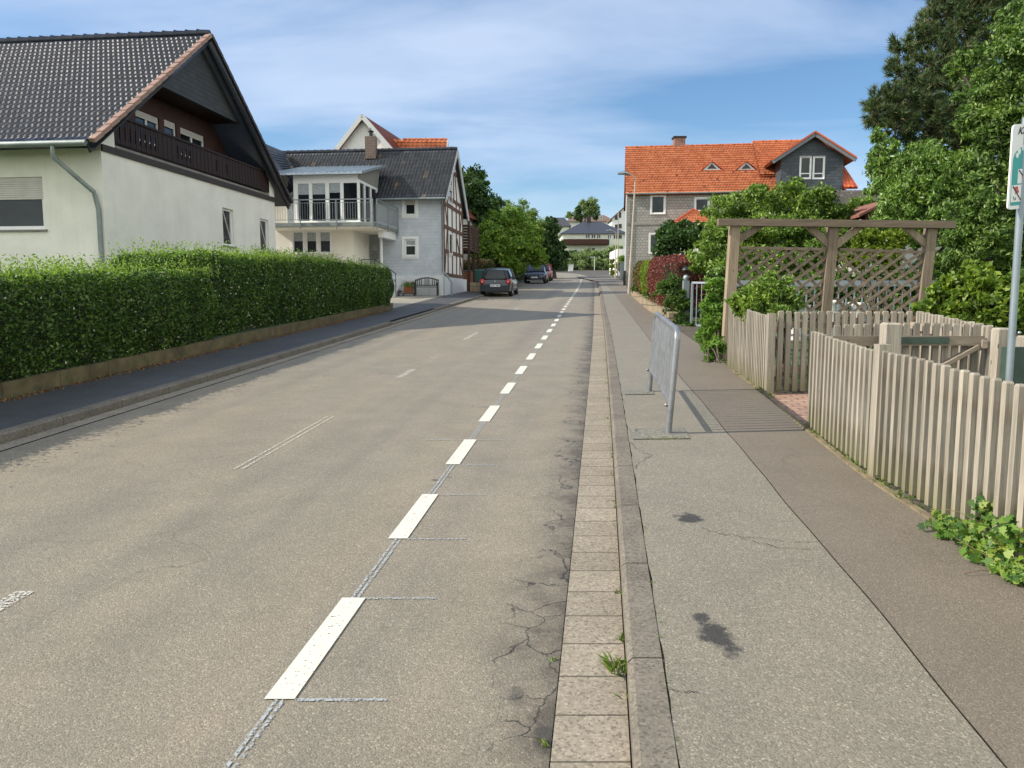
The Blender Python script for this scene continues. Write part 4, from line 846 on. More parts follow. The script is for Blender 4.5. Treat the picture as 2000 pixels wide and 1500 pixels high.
# ---- 3. tall white gable house behind, orange roof
def tall_house():
    r = thing('house', 'tall white gabled house with orange roof rising behind the grey house', 'house', (-11, 50, 2.4)); Y = 50
    Fg = Face(at(711, 226, Y).x, Y, (-.985, .172), (-.172, -.985)); zr = at(714, 226, Y).z; hw = 4.6; ze = zr-5.2
    b = MB(); b.add([Fg.P(-hw, 2), Fg.P(hw, 2), Fg.P(hw, ze), Fg.P(0, zr-.12), Fg.P(-hw, ze)], [(0, 1, 2, 3, 4)]); b.add([Fg.P(-hw, 2), Fg.P(-hw, ze), Fg.P(-hw, ze, -11), Fg.P(-hw, 2, -11)], [(0, 1, 2, 3)]); b.build('wall', m_whitewall, r)
    k = 5.2/4.6; P = lambda a, z, c: Fg.P(a, z, c); pass
    tiles('roof', P(-hw-.3, ze-.3*k, .35), P(-hw-.3, ze-.3*k, -11), P(0, zr, .35), P(0, zr, -11), .3, .34, m_tile_redbrown, r, .03, .03, 4)
    tiles('roof', P(hw+.3, ze-.3*k, -11), P(hw+.3, ze-.3*k, .35), P(0, zr, -11), P(0, zr, .35), .3, .34, m_tile_redbrown, r, .03, .03, 4)
    b = MB()
    for s_ in (-1, 1): b.bar(P(s_*(hw+.32), ze-.3*k-.12, .38), P(0, zr-.1, .38), .05, .28)
    b.build('bargeboard', m_bargelt, r)
    # cross wing running to the right
    z2 = at(870, 271, 53).z; a0 = P(-.5, z2, -3).x; xr = at(873, 271, 53).x; x0 = Fg.O.x+1.0
    tiles('wing_roof', (x0, 50.6, z2-3.2), (xr, 50.6, z2-3.2), (x0, 53.3, z2), (xr, 53.3, z2), .3, .36, m_tile_or, r, .05, .04, 6)
    ridge((x0+1, 53.3, z2), (xr, 53.3, z2), m_tile_or, r, .1)
    b = MB(); b.prism([(xr-.15, 50.8, 2), (xr-.15, 50.8, z2-3.1), (xr-.15, 53.3, z2-.15), (xr-.15, 56, z2-3.1), (xr-.15, 56, 2)], (-.2, 0, 0)); b.bar((xr+.02, 50.5, z2-3.3), (xr+.02, 53.3, z2-.08), .05, .2); b.bar((xr+.02, 56.1, z2-3.3), (xr+.02, 53.3, z2-.08), .05, .2); b.build('wing_gable', m_bargelt, r)
m_tile_redbrown = tilemat('brown_red_tile', (.16, .035, .02), (.24, .06, .035), .5)
tall_house()
# ---- 4. house with the orange roof on the right
def orange_house():
    u_ = Vector((.9915, -.13, 0)); v_ = Vector((.13, .9915, 0)); ox, oy = 8.05, 54.6
    r = thing('house', 'grey brown shingled house on the right with a long orange tiled roof', 'house', (ox, oy, S*oy)); A = Vector((ox, oy, 0))
    F_ = Face(ox, oy, u_, -v_); zE = F_.hit(1225, 377)[1]; Wd = 9.2; Lh = F_.hit(1650, 377)[0]
    Fs = Face(ox, oy, v_, -u_); up = lambda a, z, c: A+u_*a+v_*c+Vector((0, 0, z))
    zR = Face(ox+v_.x*Wd/2, oy+v_.y*Wd/2, u_, -v_).hit(1300, 287)[1]; ops = []
    wpx = ((1272, 382, 1298, 417), (1358, 387, 1384, 412), (1269, 457, 1285, 494), (1336, 477, 1352, 496))
    for q in wpx: a0, z1 = F_.hit(q[0], q[1]); a1, z0 = F_.hit(q[2], q[3]); ops.append((a0, a1, z0, z1))
    b = MB(); wall_open(b, F_, 0, Lh, 1.8, zE, ops, .1); b.add([Fs.P(0, 1.8), Fs.P(Wd, 1.8), Fs.P(Wd, zE), Fs.P(Wd/2, zR-.15), Fs.P(0, zE)], [(0, 1, 2, 3, 4)]); b.build('wall', m_greyshingle2, r)
    zb = F_.hit(1240, 437)[1]; b = MB(); b.fbox(F_, 0, Lh, zb-.08, zb+.08, .003, .05); b.build('wall_band', m_brdgrey, r)
    for q in ops: window(F_, *q, r, fw=.08, trim=.06, dep=.07, sillm=m_white)
    e = .25
    tiles('roof', up(-.15, zE-.12, -e), up(Lh, zE-.12, -e), up(-.15, zR, Wd/2), up(Lh, zR, Wd/2), .21, .30, m_tile_or, r, .028, .05, 6, 'pan', .1, stag=1)
    tiles('roof', up(Lh, zE-.12, Wd+e), up(-.15, zE-.12, Wd+e), up(Lh, zR, Wd/2), up(-.15, zR, Wd/2), .6, .6, m_tile_or, r, .045, .04, 3, 'pan', .1)
    ridge(up(-.15, zR+.02, Wd/2), up(Lh*.63, zR+.02, Wd/2), m_tile_or, r, .1)
    # slightly higher roof section to the right
    a1 = Lh*.63; zz = Face(ox+v_.x*Wd/2, oy+v_.y*Wd/2, u_, -v_).hit(1550, 276)[1]-zR
    tiles('raised_roof', up(a1, zE+1.2, 1.0), up(Lh, zE+1.2, 1.0), up(a1, zR+zz, Wd/2), up(Lh, zR+zz, Wd/2), .21, .30, m_tile_or, r, .028, .05, 6, 'pan', .3, stag=1)
    ridge(up(a1, zR+zz+.02, Wd/2), up(Lh, zR+zz+.02, Wd/2), m_tile_or, r, .1)
    gutter(up(-.1, zE-.1, -e-.06), up(Lh*.66, zE-.1, -e-.06), m_zinc, r, .06)
    b = MB(); b.tube([up(-.05, zE-.12, -e), up(-.06, zE-.4, -.12), up(-.08, 1.9, -.12)], .06, 8); b.build('downpipe', m_lightpipe, r)
    b = MB(); b.tube([up(-.12, S*oy-.1, -.02-.25), up(-.12, S*oy+1.1, -.25)], .09, 8); b.build('pipe_guard', m_black, r)
    # chimney
    c = at(1326, 283, oy+Wd/2-.3); b = MB(); b.box(c.x-.4, c.x+.4, c.y-.35, c.y+.35, zR-.6, zR+.62); ch = b.build('chimney', m_brick, r); b = MB(); b.box(c.x-.48, c.x+.48, c.y-.42, c.y+.42, zR+.62, zR+.74); b.build('chimney_cap', m_black, ch)
    # little triangular dormers
    sl_ = (zR-zE+.12)/(Wd/2+e)
    for px in (1390, 1457):
        best = None
        for k in range(200):
            c = -e+(Wd/2+e)*k/200; z = zE-.12+sl_*(c+e); F2 = Face(*(A+v_*c).to_2d(), u_, -v_); a, zz_ = F2.hit(px, 332)
            if best is None or abs(zz_-z) < best[0]: best = (abs(zz_-z), c, z, a)
        _, c, z, a = best; F2 = Face(*(A+v_*c).to_2d(), u_, -v_); hwd = .62; hh = .58; bk = hh/sl_
        b = MB(); T_ = F2.P(a, z+hh+.05, .2); Tb = F2.P(a, z+hh+.05, -bk-.2)
        for s_ in (-1, 1): q = F2.P(a+s_*(hwd+.22), z-.02, .2); qb = F2.P(a+s_*(hwd+.22), z-.02+.2, -.3); b.add([q, T_, Tb, qb, q-Vector((0, 0, .07)), T_-Vector((0, 0, .07))], [(0, 1, 2, 3), (0, 1, 5, 4)])
        dm = b.build('dormer', m_tile_or2, r)
        b = MB(); b.add([F2.P(a-hwd, z, .05), F2.P(a+hwd, z, .05), F2.P(a, z+hh, .05)], [(0, 1, 2)]); b.build('dormer_face', m_white, dm)
        b = MB(); b.add([F2.P(a-hwd*.55, z+.08, .07), F2.P(a+hwd*.55, z+.08, .07), F2.P(a, z+hh*.72, .07)], [(0, 1, 2)]); b.build('dormer_pane', m_glass, dm)
    # slate cross gable
    c = -.7; F3 = Face(*(A+v_*c).to_2d(), u_, -v_); g0 = F3.hit(1525, 330)[0]; g1_ = F3.hit(1647, 330)[0]; gm = (g0+g1_)/2; za = F3.hit(1590, 268)[1]; ze_ = F3.hit(1647, 306)[1]; ops = []
    for q in ((1563, 306, 1583, 349), (1589, 306, 1609, 349)): x0, z1 = F3.hit(q[0], q[1]); x1, z0 = F3.hit(q[2], q[3]); ops.append((x0, x1, z0, z1))
    b = MB(); wall_open(b, F3, g0, g1_, 1.8, ze_, ops, .08); b.add([F3.P(g0, ze_), F3.P(g1_, ze_), F3.P(gm, za)], [(0, 1, 2)])
    for g in (g0, g1_): b.add([F3.P(g, 1.8), F3.P(g, ze_), F3.P(g, ze_, -3.5), F3.P(g, 1.8, -3.5)], [(0, 1, 2, 3)])
    b.build('slate_gable', m_slate, r)
    for q in ops: window(F3, *q, r, fw=.09, trim=.03, dep=.05, trans=(.24,), sill=False)
    hw = (g1_-g0)/2+.65; sl2 = (za-ze_)/((g1_-g0)/2); zt = za+.2
    tiles('gable_roof', F3.P(gm-hw, zt-hw*sl2, .5), F3.P(gm-hw, zt-hw*sl2, -4.5), F3.P(gm, zt, .5), F3.P(gm, zt, -6), .21, .30, m_tile_or, r, .028, .045, 6, stag=1)
    tiles('gable_roof', F3.P(gm+hw, zt-hw*sl2, -4.5), F3.P(gm+hw, zt-hw*sl2, .5), F3.P(gm, zt, -6), F3.P(gm, zt, .5), .21, .30, m_tile_or, r, .028, .045, 6, stag=1)
    b = MB()
    for s_ in (-1, 1): b.bar(F3.P(gm+s_*hw, zt-hw*sl2-.1, .52), F3.P(gm, zt-.1, .52), .05, .26)
    b.build('bargeboard', m_slate2, r)
    b = MB()
    for s_ in (-1, 1): b.bar(F3.P(gm+s_*hw, zt-hw*sl2+.06, .5), F3.P(gm, zt+.06, .5), .2, .1)
    b.build('verge_tiles', m_tile_or2, r)
    # end of the roof to the right of the gable
    tiles('side_roof', F3.P(g1_+.02, F3.hit(1655, 368)[1], .45), F3.P(g1_+.85, F3.hit(1655, 368)[1], .45), F3.P(g1_+.02, ze_+.9, -3.4), F3.P(g1_+.3, ze_+.9, -3.4), .28, .34, m_tile_or2, r, .04, .035, 6)
    # porch with a small hipped roof
    F4 = Face(*(A+v_*-1.8).to_2d(), u_, -v_); p0 = F4.hit(1318, 435)[0]; p1 = F4.hit(1400, 435)[0]; zp = F4.hit(1340, 436)[1]; pm = (p0+p1)/2; zt = F4.hit(1352, 415)[1]+.35
    b = MB(); b.fbox(F4, p0+.25, p1-.25, 1.8, zp, -1.7, 0); b.build('porch', m_cream2, r)
    tiles('porch_roof', F4.P(p0-.1, zp, .3), F4.P(p1+.1, zp, .3), F4.P(pm-.1, zt, -1.4), F4.P(pm+.1, zt, -1.4), .28, .3, m_tile_or, r, .04, .035, 6)
    tiles('porch_roof', F4.P(p0-.1, zp, -1.8), F4.P(p0-.1, zp, .3), F4.P(pm-.1, zt, -1.6), F4.P(pm-.1, zt, -1.4), .28, .3, m_tile_or, r, .04, .035, 6)
    ridge(F4.P(p0-.1, zp+.03, .3), F4.P(pm, zt+.03, -1.4), m_tile_or2, r, .08)
m_lightpipe = simple('light_downpipe', (.55, .56, .55), .5, .1); m_slate2 = simple('grey_bargeboard', (.16, .17, .19), .6, .15)
orange_house()
# ------------------------------------------------------------ street things on the right pavement
def P2(a, b_, t): return a+(b_-a)*t
def barrier():
    A = G(1305, 846, .1); B_ = G(1268, 764, .1); r = thing('pavement_barrier', 'grey galvanised tube barrier with vertical bars standing on the pavement', 'barrier', A)
    up = Vector((.07, 0, 1)); h = .97; d = (B_-A).normalized(); R_ = .09
    b = MB(); pts = [A-up*.05, A+up*(h-R_)]
    for k in range(1, 5): t = k/5*math.pi/2; pts.append(A+up*(h-R_+R_*math.sin(t))+d*R_*(1-math.cos(t)))
    pts += [A+up*h+d*R_, B_+up*h-d*R_]
    for k in range(1, 5): t = k/5*math.pi/2; pts.append(B_+up*(h-R_+R_*math.cos(t))-d*R_*(1-math.sin(t)))
    pts += [B_+up*(h-R_), B_-up*.05]; b.tube(pts, .032, 14); b.build('tube_frame', m_bar, r)
    lo = .27; b = MB(); b.tube([A+up*lo+d*.03, B_+up*lo-d*.03], .021, 10); b.build('lower_rail', m_bar, r)
    n_ = 19
    for k in range(n_):
        f = (k+1)/(n_+1); p = A.lerp(B_, f); b = MB(); b.tube([p+up*(lo+.005), p+up*(h-.01)], .0145, 8); b.build('bar', m_bar, r)
    for P in (A, B_): b = MB(); s_ = 1 if P is A else -1; b.tube([P+up*lo, P+up*lo-Vector((.035, 0, 0))], .014, 8); b.ball(P+up*lo-Vector((.045, 0, 0)), .018, 8, 6); b.build('bolt', m_bar, r)
m_bar = simple('zinc_coated_tube', (.27, .28, .29), .38, .22, 7, .08, 60, .6); barrier()
def picket_mesh(name, p, h, d, w_, t, m, parent, top=.012, lean=0):
    """one picket at p; d = outward normal of the face (unit), w along the fence"""
    d = Vector(d); a = Vector((-d.y, d.x, 0)); p = Vector(p); lx = a*lean
    b = MB(); vs = []
    for z, s_ in ((0, 1), (h-top, 1), (h, .72)):
        for sx_, sy_ in ((-1, -1), (1, -1), (1, 1), (-1, 1)): vs.append(a*sx_*w_/2*s_+d*sy_*t/2*(1 if z < h else .8)+Vector((0, 0, z))+lx*z)
    b.add(vs, [(3, 2, 1, 0), (8, 9, 10, 11)]+[(k*4+i, k*4+(i+1) % 4, (k+1)*4+(i+1) % 4, (k+1)*4+i) for k in (0, 1) for i in range(4)])
    o = b.build(name, m, None); o.location = p-parent_loc(parent); o.parent = parent; return o
def fence(label, a, c, n_, h, parent_name='picket_fence', w_=.046, t=.040, z0=.15, posts=(), rails=(.22, .78), dz=.1, side=1, m=None, flat=False, group='picket fences round the gate', railout=.05):
    a = Vector((a[0], a[1], 0)); c = Vector((c[0], c[1], 0)); d = (c-a).normalized(); nn = Vector((-d.y, d.x, 0))*side; g = lambda p: S*p.y+dz
    r = thing(parent_name, label, 'fence', (a.x, a.y, g(a)), group)
    for k in range(n_):
        p = a.lerp(c, (k+.5)/n_); jz = random.uniform(-.006, .008); q = p+nn*.0+Vector((0, 0, g(p)+z0-.1+jz))
        picket_mesh('picket', q, h, nn, w_*random.uniform(.93, 1.05), t, m or m_fence, r, lean=random.uniform(-.006, .006))
    for f in rails:
        b = MB(); o = nn*-railout+Vector((0, 0, z0+h*f-.05)); b.bar(a+o+Vector((0, 0, g(a))), c+o+Vector((0, 0, g(c))), .045, .075); b.build('rail', m_railw, r)
    for f in posts:
        p = a.lerp(c, f); b = MB(); pw = .05; x = p.x; y = p.y
        off = nn*.005; b.hexa([p+off+d*-pw+nn*-.05, p+off+d*pw+nn*-.05, p+off+d*pw+nn*.035, p+off+d*-pw+nn*.035]+[q+Vector((0, 0, h+z0-.06)) for q in (p+off+d*-pw+nn*-.05, p+off+d*pw+nn*-.05, p+off+d*pw+nn*.035, p+off+d*-pw+nn*.035)])
        o = b.build('post', m_fence, None); o.location = Vector((0, 0, g(p)))-Vector(r.location); o.parent = r
    return r
fa, fc_ = (2.65, 1.0), (2.74, 5.68)
fence('weathered picket fence nearest the camera at the pavement edge, ivy at its foot', fa, fc_, 45, .93, posts=(1.0,), side=1, z0=.13)
fence('weathered picket fence section beside the brick path, ending at the open gateway', (2.745, 5.78), (2.91, 7.46), 15, .92, side=1, z0=.12)
fence('picket fence section beyond the gateway, under the left pergola post', (3.13, 9.3), (3.40, 12.05), 28, .95, side=1, z0=.10, posts=(.0,))
# fence across the back of the gateway, then turning towards the camera
fence('low picket fence running crossways behind the gateway, in front of the pergola', (3.22, 9.36), (4.84, 9.30), 17, .97, side=-1, z0=.14, w_=.06)
fence('picket fence running back to the two square posts by the sign', (4.86, 9.25), (4.40, 7.05), 20, .98, side=1, z0=.14, w_=.06)
def gate():
    Y = 7.12; x0, x1 = 2.98, 4.36; g = S*Y+.1; r = thing('picket_gate', 'picket gate leaf seen from behind, with green metal strap and diagonal brace', 'gate', (x0, Y, g)); n_ = 15
    for k in range(n_): picket_mesh('picket', (x0+(x1-x0)*(k+.5)/n_, Y+.04, g+.07), .955+.02*math.sin(math.pi*k/n_), (0, 1, 0), .058, .025, m_fence, r)
    for z in (.88, .22): b = MB(); b.box(x0-.02, x1, Y-.03, Y+.02, g+z-.045, g+z+.045); b.build('rail', m_railw, r)
    b = MB(); b.bar((x1-.05, Y-.012, g+.83), (x1-1.05, Y-.012, g+.26), .035, .08, (0, 1, 0)); b.build('brace', m_railw, r)
    b = MB(); b.box(3.58, 4.03, Y-.042, Y-.031, g+.855, g+.915); 
    for x in (3.64, 3.8, 3.97): b.lathe((x, Y-.045, g+.885), [(0, -.006), (.008, 0), (0, .006)], 6)
    b.build('green_strap', m_green, r)
def sqpost(x, y, h, w_, label, dz=.1, group=None, m=None):
    g = S*y+dz; b = MB(); k = w_/2; c = .015
    b.box(x-k, x+k, y-k, y+k, g-.1, g+h-c); b.add([(x-k, y-k, g+h-c), (x+k, y-k, g+h-c), (x+k, y+k, g+h-c), (x-k, y+k, g+h-c), (x-k+c, y-k+c, g+h), (x+k-c, y-k+c, g+h), (x+k-c, y+k-c, g+h), (x-k+c, y+k-c, g+h)], [(4, 5, 6, 7)]+[(i, (i+1) % 4, 4+(i+1) % 4, 4+i) for i in range(4)])
    vs = b.v; o = MB(); o.v = [(p[0]-x, p[1]-y, p[2]-g) for p in vs]; o.f = b.f; o.sm = b.sm; ob = o.build('fence_post', m or m_fence); ob.location = (x, y, g); return tag(ob, label, 'post', group)
m_green = simple('green_painted_steel', (.045, .075, .055), .5, .25, 8)
gate()
sqpost(3.42, 6.95, 1.06, .135, 'thick square post the gate leaf hangs from, in front of its green strap')
sqpost(4.38, 6.88, 1.02, .115, 'tall square post where the back fence ends, left of a lower one', group='square posts by the sign')
sqpost(4.42, 6.55, .98, .15, 'broad square post close to the sign pole', group='square posts by the sign')
rb = MB(); rb.bar((4.45, 6.6, S*6.6+1.0), (6.6, 6.9, S*6.9+1.0), .10, .06); tag(rb.build('timber_rail', m_railw), 'pale timber rail running right from the square posts behind the sign pole', 'rail')
# pergola with trellis
def pergola():
    Y = 12.9; r = thing('pergola', 'weathered wooden pergola frame with diagonal trellis panels and carved brackets', 'pergola', (3.4, Y, S*Y+.1))
    tops = [at(1435, 440, Y), at(1627, 441, Y), at(1818, 446, Y)]; bots = [at(1423, 620, Y), at(1609, 640, Y), at(1795, 640, Y)]
    ext = []
    for t_, b0 in zip(tops, bots):
        d = (b0-t_); b = MB(); e = t_+d*((t_.z-(S*Y))/(t_.z-b0.z)); b.bar(e, t_+Vector((0, 0, .02)), .155, .155, (0, 1, 0)); b.build('post', m_perg, r); ext.append(e)
    b = MB(); L0 = at(1402, 434, Y-.08); L1 = at(1863, 439, Y-.08); b.bar(L0, L1, .12, .115); b.build('beam', m_pergx, r)
    # shaped brackets
    def bracket(top, bot, out):
        b = MB(); n_ = 9; pts = []
        d = (bot-top); perp = Vector((d.z, 0, -d.x)).normalized()*out; wv = .145
        for k in range(n_+1): f = k/n_; pts.append(top+d*f)
        for k in range(n_, -1, -1): f = k/n_; pts.append(top+d*f+perp*(wv-.05*abs(math.sin(f*math.pi*4))*(1 if .15 < f < .9 else 0)))
        b.prism([p+Vector((0, -.035, 0)) for p in pts], (0, .07, 0)); b.build('bracket', m_perg, r)
    A_ = lambda px, py: at(px, py, Y)
    bracket(A_(1500, 438), A_(1440, 478), 1); bracket(A_(1570, 440), A_(1620, 490), -1); bracket(A_(1690, 442), A_(1635, 485), 1); bracket(A_(1760, 444), A_(1812, 490), -1)
    for (q0, q1, q2, q3) in (((1446, 484), (1618, 487), (1600, 625), (1432, 622)), ((1640, 487), (1806, 493), (1795, 600), (1624, 628))):
        q = [A_(*p) for p in (q0, q1, q2, q3)]; b = MB(); b.bar(q[0], q[1], .04, .045); b.build('trellis_rail', m_pergx, r)
        b = MB(); x0, x1 = q[3].x, q[1].x; z1 = q[0].z; z0 = z1-1.25; W_ = x1-x0; Hh = z1-z0
        def clip(p, d):
            ts = []
            for (v, dd, lo, hi) in ((p.x, d.x, x0+.05, x1), (p.z, d.z, z0, z1)):
                if abs(dd) > 1e-6: ts.append(sorted(((lo-v)/dd, (hi-v)/dd)))
            a_ = max(t_[0] for t_ in ts); c_ = min(t_[1] for t_ in ts); return (a_, c_) if c_ > a_+.05 else None
        for s_, yo in ((1, -.02), (-1, .012)):
            d = Vector((s_*.80, 0, .60)).normalized() if s_ > 0 else Vector((-.7, 0, .71)).normalized()
            k = -3
            while k < W_+3:
                p = Vector((x0+k, Y+yo, z0)); c_ = clip(p, d)
                if c_: b.bar(p+d*c_[0], p+d*c_[1], .014, .045, (0, 1, 0)) if 0 else b.bar(p+d*c_[0], p+d*c_[1], .045, .014, d.cross(Vector((0, 1, 0))).cross(d) if 0 else (0, 1, 0))
                k += .235 if s_ > 0 else .25
        b.build('trellis', m_pergx, r)
pergola()
# sign on its pole
def signpost():
    Y = 5.9; base = at(1987, 640, Y); x = base.x+.0; g = S*Y+.1; r = thing('sign_post', 'green and white notice sign on a grey pole behind the near picket fence', 'sign', (x, Y, g))
    b = MB(); t_ = at(2004, 230, Y); b.tube([(x-.03, Y, g-.1), (t_.x+.0, Y, t_.z)], .026, 14); b.build('pole', m_polegrey, r)
    b = MB(); c = at(1991, 650, Y-.04); b.ball((c.x, c.y, c.z), .014, 8, 6); b.build('bolt', m_metal, r)
    b = MB(); c = at(1992, 700, Y-.05); b.box(c.x-.05, c.x+.2, Y+.03, Y+.1, g, c.z+.08); b.build('green_box', m_green, r)
    # board: left edge bottom (1968,410) top (1980,245); rises to the right (turned away)
    yb = Y-.05; p0 = at(1968, 410, yb); p1 = at(1979, 243, yb); wd = .46
    rt = Vector((.80, .25, .10)); rt = rt.normalized(); up = (p1-p0).normalized(); nrm = rt.cross(up).normalized(); nrm = nrm if nrm.y < 0 else -nrm; hgt = (p1-p0).length
    Pq = lambda a, c, e=0: p0+rt*a*wd+up*c*hgt+nrm*e
    def rr(a0, a1, c0, c1, rad, e, th, m, name, parent):
        pts = []; ra, rc = rad/wd, rad/hgt
        for (cx_, cz_, t0) in ((a1-ra, c0+rc, -90), (a1-ra, c1-rc, 0), (a0+ra, c1-rc, 90), (a0+ra, c0+rc, 180)):
            for k in range(5): t2 = R(t0+k*22.5); pts.append(Pq(cx_+ra*math.cos(t2), cz_+rc*math.sin(t2), e))
        b = MB(); b.prism(pts, nrm*-th); return b.build(name, m, parent)
    bd = rr(0, 1, 0, 1, .03, 0, .012, m_white, 'sign_board', r)
    rr(.045, .955, .045, .60, .01, .002, .003, m_teal, 'green_field', bd)
    b = MB(); pts = [Pq(.5+.45*math.cos(R(180-k*15)), .60+.17*math.sin(R(180-k*15)), .0019) for k in range(13)]; b.prism(pts, nrm*-.003); b.build('green_arc', m_teal, bd)
    b = MB(); random.seed(3)
    for k in range(9):
        b = MB(); t2 = R(172-k*20); c = Pq(.5+.38*math.cos(t2), .615+.135*math.sin(t2), .004); b.prism([c+rt*.014*math.cos(j)*(1+.3*(j % 2))+up*.022*math.sin(j) for j in (0, 1, 2, 3, 4, 5)], nrm*-.003); b.build('figure', m_white, bd)
    rr(.16, .84, .30, .47, .004, .005, .003, m_white, 'pictogram_panel', bd); rr(.05, .93, .085, .285, .004, .005, .003, m_white, 'pictogram_panel', bd)
    b = MB()
    for (a, c, e_, f_) in ((.17, .46, .34, .33), (.06, .275, .25, .10), (.42, .46, .6, .32)): b.bar(Pq(a, c, .008), Pq(e_, f_, .008), .006, .002, nrm)
    b.bar(Pq(.30, .285, .007), Pq(.30, .09, .007), .003, .002, nrm)
    for k in range(5): b.bar(Pq(.35, .26-.035*k, .007), Pq(.85-.1*(k % 2), .26-.035*k, .007), .006, .002, nrm)
    b.tube([Pq(.09, .15, .007), Pq(.11, .11, .007), Pq(.14, .11, .007), Pq(.14, .14, .007)], .002, 5)
    b.build('pictogram_lines', m_black, bd)
    b = MB()
    for (a, c) in ((.25, .36), (.11, .22), (.13, .18), (.5, .37)): b.prism([Pq(a, c, .008), Pq(a+.07, c+.015, .008), Pq(a+.05, c+.05, .008), Pq(a-.01, c+.04, .008)], nrm*-.002)
    b.build('pictogram_marks', m_redmark, bd)
    def txt(s_, a, c, sz, m):
        cu = bpy.data.curves.new('sign_text', 'FONT'); cu.body = s_; cu.size = sz; cu.shear = .35; cu.extrude = .001; tmp = bpy.data.objects.new('tmp', cu); COL.objects.link(tmp)
        dg = bpy.context.evaluated_depsgraph_get(); me = bpy.data.meshes.new_from_object(tmp.evaluated_get(dg)); bpy.data.objects.remove(tmp)
        o = Pq(a, c, .004); me.transform(Matrix.Translation(o-parent_loc(bd))@Matrix((rt, up, nrm)).transposed().to_4x4()); me.materials.clear(); me.materials.append(m); ob = bpy.data.objects.new('sign_text', me); COL.objects.link(ob); ob.parent = bd
    txt('Kinder', .10, .88, .075, m_black); txt('E', .24, .55, .06, m_white); txt('L', .24, .49, .06, m_white)
m_teal = simple('teal_print', (.02, .33, .32), .4, .08); m_redmark = simple('red_print', (.5, .06, .05), .5, .1); m_polegrey = simple('grey_sign_pole', (.27, .32, .35), .4, .12, 6, 0, 40, .4)
signpost()
# gate post with ball and lamp cap, steel gate
def gatepost():
    p = G(1338, 627, .1); r = thing('gate_post', 'pale grey steel gate post with ball and dark mushroom cap', 'gate post', p); Y = p.y
    x = p.x; h = at(1338, 548, Y).z-p.z; b = MB(); b.box(x-.08, x+.08, Y-.08, Y+.08, p.z-.2, p.z+h); b.build('post', m_palesteel, r)
    b = MB(); b.ball((x, Y, p.z+h+.075), .085); b.build('ball', m_palesteel, r); b = MB(); b.tube([(x, Y, p.z+h+.14), (x, Y, p.z+h+.3)], .012, 6); b.lathe((x, Y, p.z+h+.28), [(.13, 0), (.12, .04), (.07, .09), (0, .11)], 12); b.build('lamp_cap', m_black, r)
    b = MB(); b.box(x-.13, x-.08, Y-.1, Y+.02, p.z+.3, p.z+.4); b.build('latch_box', m_black, r)
    Fq = at(1351, 600, 19.6); A = Vector((Fq.x, 19.6, S*19.6+.12)); B_ = Vector((A.x+.80, 18.9, S*19+.12)); r = thing('steel_gate', 'open grey steel bar gate half hidden by shrubs', 'gate', A)
    up = Vector((0, 0, 1)); zt = at(1351, 552, 19.6).z-A.z; b = MB()
    for (p, q) in ((A, A+up*zt), (B_, B_+up*zt), (A, B_), (A+up*zt, B_+up*zt)): b.bar(p, q, .05, .05, (0, 1, 0))
    b.build('frame', m_palesteel, r)
    for k in range(1, 8): b = MB(); p = A.lerp(B_, k/8); b.tube([p, p+up*zt], .011, 6); b.build('bar', m_palesteel, r)
    # steel railing seen through the trellis
    r = thing('steel_railing', 'grey steel bar railing seen through the pergola trellis', 'railing', (5.0, 15.5, S*15.5+.1)); b = MB(); z = S*15.5+.1; b.box(4.4, 9.2, 15.47, 15.53, z+1.12, z+1.24); b.box(4.4, 9.2, 15.48, 15.52, z+.12, z+.17); b.build('rail', m_palesteel, r)
    b = MB(); x = 4.45
    while x < 9.2: b.box(x, x+.025, 15.49, 15.51, z+.1, z+1.15); x += .16
    b.build('bars', m_palesteel, r)
    b = MB(); 
    for x_, w_, h_ in ((6.0, .55, .75), (6.75, .4, .85), (7.3, .5, .8)): 
        b = MB(); n_ = 14; b.lathe((x_, 16.2, z), [(w_*.32, 0), (w_*.42, h_*.9), (w_*.47, h_*.92), (w_*.47, h_), (w_*.40, h_)], n_); tag(b.build('garden_tub', m_white), 'white %s tub behind the steel railing in the garden' % {.55: 'wide low', .4: 'narrow tall', .5: 'medium'}[w_], 'tub', 'white tubs behind the railing')
m_palesteel = simple('pale_grey_steel', (.33, .37, .41), .45, .15, 6, 0, 30, .35)
gatepost()
# street lamps
def lamp(base, top, side, label, head=True, rad=.065, arm=.9):
    base = Vector(base); top = Vector(top); r = thing('street_lamp', label, 'street lamp', base, 'street lamps along the right pavement'); b = MB()
    b.tube([base-Vector((0, 0, .1)), base.lerp(top, .3), base.lerp(top, .31), top], [rad*1.15, rad, rad*.85, rad*.6], 10); b.build('pole', m_lamp, r)
    if head:
        q = [top+Vector((side*arm*f, 0, .10+.22*math.sin(f*2.2))) for f in (0, .3, .6, 1)]; b = MB(); b.tube([top-Vector((0, 0, .05))]+q[:3], rad*.5, 8); b.build('arm', m_lamp, r)
        b = MB(); b.tube([q[1], q[2], q[3]], [.05, .10, .06], 8); b.build('lamp_head', m_metal, r)
    return r
m_lamp = simple('beige_lamp_pole', (.40, .34, .26), .6, .12, 5)
p = G(1228, 573, .1); lamp(p, at(1241, 350, p.y), -1, 'nearest street lamp, tall beige pole in front of the orange roofed house')
p = G(1202, 543, .1); lamp(p, at(1203, 456, p.y), -1, 'farther street lamp with low curved head by the bend', True, .07, 1.0)
p = G(1206, 541, .1); lamp(p, at(1208, 412, p.y), -1, 'slim tall bare pole right behind the farther street lamp', False, .07)
